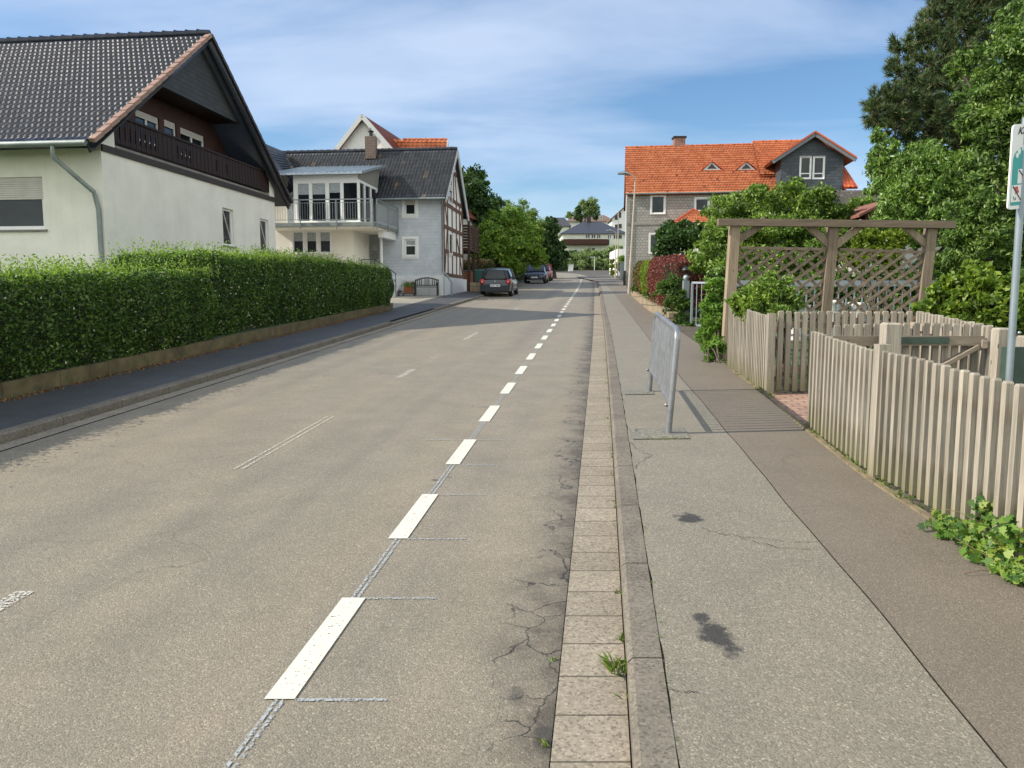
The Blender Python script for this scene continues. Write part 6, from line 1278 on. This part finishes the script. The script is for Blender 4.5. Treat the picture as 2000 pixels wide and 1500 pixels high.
    # front
    for sx_ in (-1, 1):
        b = MB(); b.hexa([(sx_*w2*.50, h-.03, belt*.60), (sx_*w2*.86, h-.17, belt*.62), (sx_*w2*.93, h-.45, belt*.68), (sx_*w2*.5, h-.3, belt*.62), (sx_*w2*.52, h-.08, belt*.74), (sx_*w2*.88, h-.22, belt*.78), (sx_*w2*.93, h-.45, belt*.80), (sx_*w2*.5, h-.3, belt*.7)]); put(b, 'headlight', m_headl)
        b = MB(); b.hexa([(sx_*w2*.62, h+.0, gc+.12), (sx_*w2*.88, h-.12, gc+.16), (sx_*w2*.85, h-.2, gc+.16), (sx_*w2*.6, h-.2, gc+.12), (sx_*w2*.80, h-.04, gc+.32), (sx_*w2*.90, h-.13, gc+.30), (sx_*w2*.85, h-.2, gc+.3), (sx_*w2*.6, h-.2, gc+.3)]); put(b, 'air_intake_trim', m_metal)
    b = MB(); b.prism([(-w2*.46, h+.03, belt*.70), (w2*.46, h+.03, belt*.70), (w2*.40, h+.035, gc+.16), (-w2*.40, h+.035, gc+.16)], (0, -.12, 0)); gr = put(b, 'grille', m_black)
    b = MB(); pts = [(-w2*.46, belt*.70), (w2*.46, belt*.70), (w2*.40, gc+.16), (-w2*.40, gc+.16)]
    for k in range(4): a_, c_ = pts[k], pts[(k+1) % 4]; b.bar((a_[0], h+.035, a_[1]), (c_[0], h+.035, c_[1]), .025, .025, (0, 1, 0))
    put(b, 'grille_frame', m_metal, gr)
    b = MB(); b.box(-.26, .26, h+.04, h+.055, gc+.22, gc+.33); put(b, 'number_plate', m_plate)
    b = MB(); b.box(-w2*.72, w2*.72, h-.15, h+.03, gc+.0, gc+.08); put(b, 'front_skirt', m_metal if suv else m_black)
    return r
def carpaint(name, c, metal=.4):
    m, t, b = newmat(name); v = coords(t); L(t, ramp(t, noise(t, v, 2, 4), [(.3, tuple(x*.85 for x in c)), (.7, tuple(x*1.1 for x in c))]), b.inputs['Base Color']); b.inputs['Roughness'].default_value = .32; b.inputs['Metallic'].default_value = metal; b.inputs['Coat Weight'].default_value = .6; b.inputs['Coat Roughness'].default_value = .06; return m
m_carglass = glass('car_glass', (.008, .011, .014), .06, .45); m_tyre = simple('tyre_rubber', (.018, .018, .019), .85, .2); m_tail = simple('red_tail_light', (.38, .02, .025), .18, .2, 9); m_plate = simple('number_plate_white', (.72, .74, .74), .5, .05); m_blue = simple('plate_blue', (.02, .06, .3), .5, .05); m_headl = simple('headlight_glass', (.35, .40, .45), .12, .3, 9); m_pinklight = simple('pale_lamp_glass', (.6, .30, .28), .15, .1); m_platebl = simple('plate_print', (.10, .11, .13), .6, .1)
hd = -math.atan(.112)
car('hatchback_car', 'dark grey hatchback parked facing away beside the grey house', (-.62, 40.2, S*40.2+.0), hd, carpaint('dark_grey_paint', (.030, .037, .048)), 3.9, 1.60, 1.38)
car('suv_car', 'dark navy blue car parked facing the camera with big chrome framed grille', (2.02, 63.5, S*63.5), hd+math.pi, carpaint('navy_paint', (.018, .025, .055)), 4.2, 1.74, 1.52)
car('small_car', 'red car mostly hidden behind the navy blue one', (2.85, 71.5, S*71.5), hd+math.pi, carpaint('red_paint', (.38, .035, .03), .2), 4.0, 1.68, 1.52)
# ------------------------------------------------------------ trees and hedges along the far left side
hedge('hedge', 'clipped low hedge with red foliage behind the waste bins', [(-4.6, 48.2), (-1.3, 49.4)], .6, 1.75, 9000, .10, leafmat('red_green_leaf', [(.08, .02, .018), (.10, .03, .02), (.05, .09, .02), (.09, .14, .03)], .25), .1, None, 0, 0, taper_end=.1)
hedge('hedge', 'dark hedge along the street behind the navy car', [(-1.7, 52), (.7, 76)], .8, 1.9, 14000, .14, lm_dark, .1, None, 0, 0, taper_end=.1)
hedge('hedge', 'dark hedge across the bend left of the white container', [(.5, 126), (9.2, 142)], 1.3, 2.3, 14000, .18, lm_dark, .1, None, 0, 0, taper_end=.1)
def boards():
    r = thing('board_fence', 'short brown board fence beside the hedge near the street', 'fence', (.5, 51, S*51+.1)); b = MB()
    for k in range(9): b.box(-.75, -.72, 51+k*.42, 51.36+k*.42, S*51, S*51+1.75+.1*(k % 2))
    b.build('boards', m_brown2, r)
boards()
plant('chestnut_tree', 'tall round dark green tree right behind the half-timbered gable', 'tree', bl([(915, 365, 64, 34), (938, 390, 62, 36), (905, 405, 62, 36), (930, 345, 65, 18), (950, 420, 61, 28), (960, 440, 60, 24), (915, 435, 61, 34), (900, 370, 64, 30), (940, 465, 60, 34)]), 30000, .24, .6, lm_dark, (-3.2, 62, 3), .3, sub=.3)
plant('lime_tree', 'bright green broad bushy tree overhanging the street hedge', 'tree', bl([(985, 445, 55, 34), (955, 465, 54, 28), (1010, 450, 55, 34), (980, 485, 53, 38), (940, 500, 53, 24), (1020, 490, 54, 34), (1000, 420, 57, 20), (965, 430, 56, 20), (1045, 500, 54, 22), (990, 515, 53, 24), (955, 520, 53, 16), (1040, 460, 56, 26)]), 36000, .20, .6, lm_mid, (-.6, 54.5, 2.6), .22, sub=.28)
plant('ash_tree', 'thin feathery tree tops sticking up between the two broad trees', 'tree', bl([(1022, 400, 72, 11), (1030, 420, 71, 16), (1005, 415, 70, 16), (1015, 440, 70, 24), (1042, 425, 71, 13), (990, 405, 72, 14), (1045, 450, 70, 22)]), 8000, .2, .35, lm_bush, (1.0, 70, 3.3), .16, sub=.3)
plant('dark_tree', 'dark green tree mass at the right end of the left tree row', 'tree', bl([(1065, 455, 82, 26), (1050, 480, 80, 28), (1080, 480, 84, 24), (1070, 505, 82, 28), (1090, 500, 86, 18), (1045, 510, 80, 24), (1095, 480, 86, 10), (1075, 435, 84, 12)]), 20000, .3, .6, lm_dark, (4.5, 83, 3.9), .28, sub=.28)
def far_orange():
    r = thing('house', 'orange tiled roof showing through the trees beside the wooden balcony', 'house', (-5, 66, 3.1)); z = at(930, 440, 66).z; b = MB(); b.box(-7, -1.6, 64.2, 70, 3, z-2.2); b.build('wall', m_whitewall, r)
    tiles('roof', (-7, 63.8, z-2.6), (-1.5, 63.8, z-2.6), (-7, 66.8, z+.2), (-2.5, 66.8, z+.2), .4, .4, m_tile_or2, r, .04, .04, 3)
far_orange()
# ------------------------------------------------------------ far end of the street
def farhouse(name_label, x0, x1, y0, y1, z0, ze, zr, wallm, roofm, hip=2.5, wins=(), chim=None, parent=None, over=.5):
    r = thing('house', name_label, 'house', ((x0+x1)/2, y0, z0)); b = MB(); b.box(x0, x1, y0, y1, z0-2, ze); b.build('wall', wallm, r)
    a, c, d, e = x0-over, x1+over, y0-over, y1+over; m_ = (d+e)/2; b = MB(); zz = ze-.1
    b.add([(a, d, zz), (c, d, zz), (c, e, zz), (a, e, zz), (a+hip, m_, zr), (c-hip, m_, zr), (a, d, zz-.15), (c, d, zz-.15), (c, e, zz-.15), (a, e, zz-.15)], [(0, 1, 5, 4), (1, 2, 5), (2, 3, 4, 5), (3, 0, 4), (0, 1, 7, 6), (1, 2, 8, 7), (2, 3, 9, 8), (3, 0, 6, 9), (6, 7, 8, 9)]); b.build('roof', roofm, r)
    F_ = Face(0, y0, (1, 0), (0, -1))
    for (a0, a1, b0, b1) in wins: window(F_, a0, a1, b0, b1, r, dep=-.02, fw=.1, mull=(.5,), sill=False)
    if chim: b = MB(); b.box(chim-.45, chim+.45, m_-.4, m_+.4, zr-1.5, zr+1.3); b.build('chimney', m_black, r)
    return r
m_roofblue = simple('dark_blue_grey_roof', (.045, .05, .065), .5, .15, 3); m_roofgrey = simple('anthracite_roof', (.055, .055, .06), .6, .15, 3); m_roofbrown = simple('brown_roof', (.17, .11, .085), .7, .15, 2)
m_fcream = stucco('far_cream_render', (.72, .74, .62), .05)
Y = 176; X = lambda px: at(px, 500, Y).x; Zf = lambda py: at(1150, py, Y).z
hA = farhouse('pale house with dark blue hipped roof and brown balcony at the end of the street', X(1098), X(1222), Y, Y+11, 11.5, Zf(455), Zf(429), m_fcream, m_roofblue, 5.5, [(X(1143), X(1152), Zf(466), Zf(457)), (X(1154), X(1163), Zf(466), Zf(457)), (X(1165), X(1173), Zf(466), Zf(457)), (X(1186), X(1193), Zf(467), Zf(458)), (X(1197), X(1215), Zf(467), Zf(458)), (X(1148), X(1163), Zf(491), Zf(483))], X(1154))
b = MB(); b.box(X(1100), X(1188), Y-1.6, Y-.0, Zf(479), Zf(478)); b.box(X(1100), X(1188), Y-1.65, Y-1.55, Zf(478), Zf(468)); b.box(X(1100)-.05, X(1100)+.05, Y-1.55, Y, Zf(478), Zf(468)); b.build('balcony', m_brown2, hA)
Y2 = 205; X2 = lambda px: at(px, 450, Y2).x; Z2 = lambda py: at(1150, py, Y2).z
farhouse('far house with plain anthracite roof left of the hipped one', X2(1062), X2(1112), Y2, Y2+10, 16, Z2(441), Z2(421), m_fcream, m_roofgrey, 1.5, [(X2(1086), X2(1096), Z2(452), Z2(444))])
Y3 = 240; X3 = lambda px: at(px, 450, Y3).x; Z3 = lambda py: at(1150, py, Y3).z
farhouse('brown roofed row of houses behind the hipped one', X3(1108), X3(1200), Y3, Y3+12, 22, Z3(432), Z3(416), m_whitewall, m_roofbrown, 3, [(X3(1170), X3(1176), Z3(428), Z3(422))])
def white_gable():
    Y = 200; a, c, m_ = at(1195, 470, Y), at(1232, 470, Y), at(1212, 406, Y); r = thing('house', 'far white gabled house just left of the orange roofed one', 'house', (a.x, Y, 17)); b = MB(); zt = at(1200, 420, Y).z
    b.prism([(a.x, Y, 14), (c.x+2, Y, 14), (c.x+2, Y, zt), (m_.x+1, Y, m_.z), (a.x, Y, zt-1)], (0, 9, 0)); b.build('wall', m_white, r)
    b = MB(); b.bar((a.x-.4, Y+4, zt-1.2), (m_.x+1, Y+4, m_.z+.2), 10, .3, (0, 1, 0)) if 0 else b.prism([(a.x-.5, Y-.5, zt-1.3), (m_.x+1, Y-.5, m_.z+.1), (m_.x+1, Y+9, m_.z+.1), (a.x-.5, Y+9, zt-1.3)], (0, 0, .25)); b.prism([(c.x+2.5, Y-.5, zt-.3), (m_.x+1, Y-.5, m_.z+.1), (m_.x+1, Y+9, m_.z+.1), (c.x+2.5, Y+9, zt-.3)], (0, 0, .25)); b.build('roof', m_roofbrown, r)
    F_ = Face(0, Y, (1, 0), (0, -1))
    for px, p0, p1 in ((1204, 430, 420), (1210, 426, 414), (1204, 448, 438), (1211, 447, 437)): q = at(px, p0, Y); window(F_, q.x-.5, q.x+.5, q.z, at(px, p1, Y).z, r, dep=-.02, sill=False)
white_gable()
plant('birch_tree', 'pale airy birch on the skyline above the brown roofs', 'tree', bl([(1140, 402, 232, 11), (1155, 400, 232, 12), (1165, 412, 232, 9), (1128, 414, 232, 8), (1148, 414, 232, 12), (1112, 420, 232, 7)]), 9000, .5, .5, lm_far, (22, 232, 22), .3)
plant('conifer', 'dark pointed conifer in front of the brown roofs', 'tree', bl([(1130, 405, 190, 4), (1130, 414, 190, 7), (1129, 424, 190, 9), (1163, 424, 200, 6)]), 3500, .45, .35, lm_dark, (16.5, 190, 15), .3)
plant('shrub', 'overgrown bushes on the bank below the hipped house', 'shrub', bl([(1108, 505, 168, 13), (1125, 507, 168, 13), (1140, 505, 169, 14), (1158, 502, 169, 15), (1175, 500, 170, 15), (1190, 500, 170, 14), (1165, 515, 166, 12), (1135, 517, 166, 12), (1112, 517, 166, 11), (1183, 515, 166, 12), (1200, 508, 168, 12), (1148, 492, 171, 8), (1095, 508, 168, 12)]), 18000, .42, .5, lm_far, (18, 168, 8.3), .1, crown='foliage', stems=6)
plant('shrub', 'dark green hedge top on the bank in front of the hipped house', 'shrub', bl([(1108, 496, 172, 7), (1120, 496, 172, 7), (1132, 497, 172, 7), (1145, 497, 172, 6)]), 5000, .4, .5, lm_dark, (13, 172, 9), .1, crown='foliage', stems=3)
plant('shrub', 'brown green bush beside the tall white wall by the bend', 'shrub', bl([(1196, 490, 120, 10), (1208, 488, 118, 9), (1185, 495, 122, 8)]), 3000, .3, .5, lm_far, (15.5, 119, 5.7), .1, crown='foliage', stems=3)
b = MB(); q0, q1 = at(1206, 505, 100), at(1232, 486, 100); b.box(q0.x, q0.x+3, 100, 108, 3, q1.z); tag(b.build('white_outbuilding', m_whitewall), 'small plain white flat building between the street lamps and the house corner', 'outbuilding')
plant('shrub', 'rounded green bush in front of the white outbuilding', 'shrub', bl([(1214, 512, 88, 11), (1208, 520, 87, 10), (1220, 505, 90, 7)]), 3500, .2, .5, lm_bush, (12.6, 88, 4.2), .08, crown='foliage', stems=3)
plant('shrub', 'narrow ivy covered post beside the farther street lamp', 'shrub', bl([(1196, 520, 92, 6), (1197, 532, 90, 6), (1195, 510, 94, 5)]), 1800, .18, .5, lm_yel, (11.8, 91, 4.4), .06, crown='foliage', stems=2)
def panel_fence():
    r = thing('panel_fence', 'blue grey panel fence at the pavement before the house corner', 'fence', (9.2, 64, S*64+.1)); a = G(1215, 551, .1); c = G(1205, 543, .1); b = MB(); n_ = 9; a = Vector((9.35, 62, S*62)); c = Vector((10.9, 78, S*78))
    for k in range(n_): p, q = a.lerp(c, k/n_), a.lerp(c, (k+.94)/n_); b.hexa([p, p+Vector((.06, 0, 0)), q+Vector((.06, 0, 0)), q, p+Vector((0, 0, 1.6)), p+Vector((.06, 0, 1.6)), q+Vector((.06, 0, 1.6)), q+Vector((0, 0, 1.6))])
    b.build('panels', simple('blue_grey_panel', (.09, .11, .13), .6, .1), r)
    for k in range(n_+1): b = MB(); p = a.lerp(c, min(1, (k-.02)/n_)); b.box(p.x-.06, p.x-.01, p.y-.05, p.y+.05, p.z, p.z+1.7); b.build('post', m_metal, r)
panel_fence()
b = MB(); p = G(1112, 529); x, y, z = 10.9, 144.0, S*144; k = .48; b.hexa([(x-k*.8, y-k, z), (x+k*.8, y-k, z), (x+k*.8, y+k, z), (x-k*.8, y+k, z), (x-k, y-k*1.1, z+1.15), (x+k, y-k*1.1, z+1.15), (x+k, y+k*1.1, z+1.15), (x-k, y+k*1.1, z+1.15)]); b.box(x-k*1.05, x+k*1.05, y-k*1.2, y+k*1.2, z+1.16, z+1.24); tag(b.build('white_container', m_white), 'white tapered container standing at the left of the bend', 'container')
def streetsign():
    p = G(1161, 528); r = thing('street_name_sign', 'thin pole with small blue white name plate at the junction', 'sign', p); b = MB(); b.tube([p, p+Vector((0, 0, 2.9))], .07, 8); b.build('pole', m_lightpipe, r); b = MB(); b.box(p.x-.95, p.x-.08, p.y-.1, p.y-.06, p.z+2.6, p.z+2.85); b.build('name_plate', m_curt, r)
streetsign()
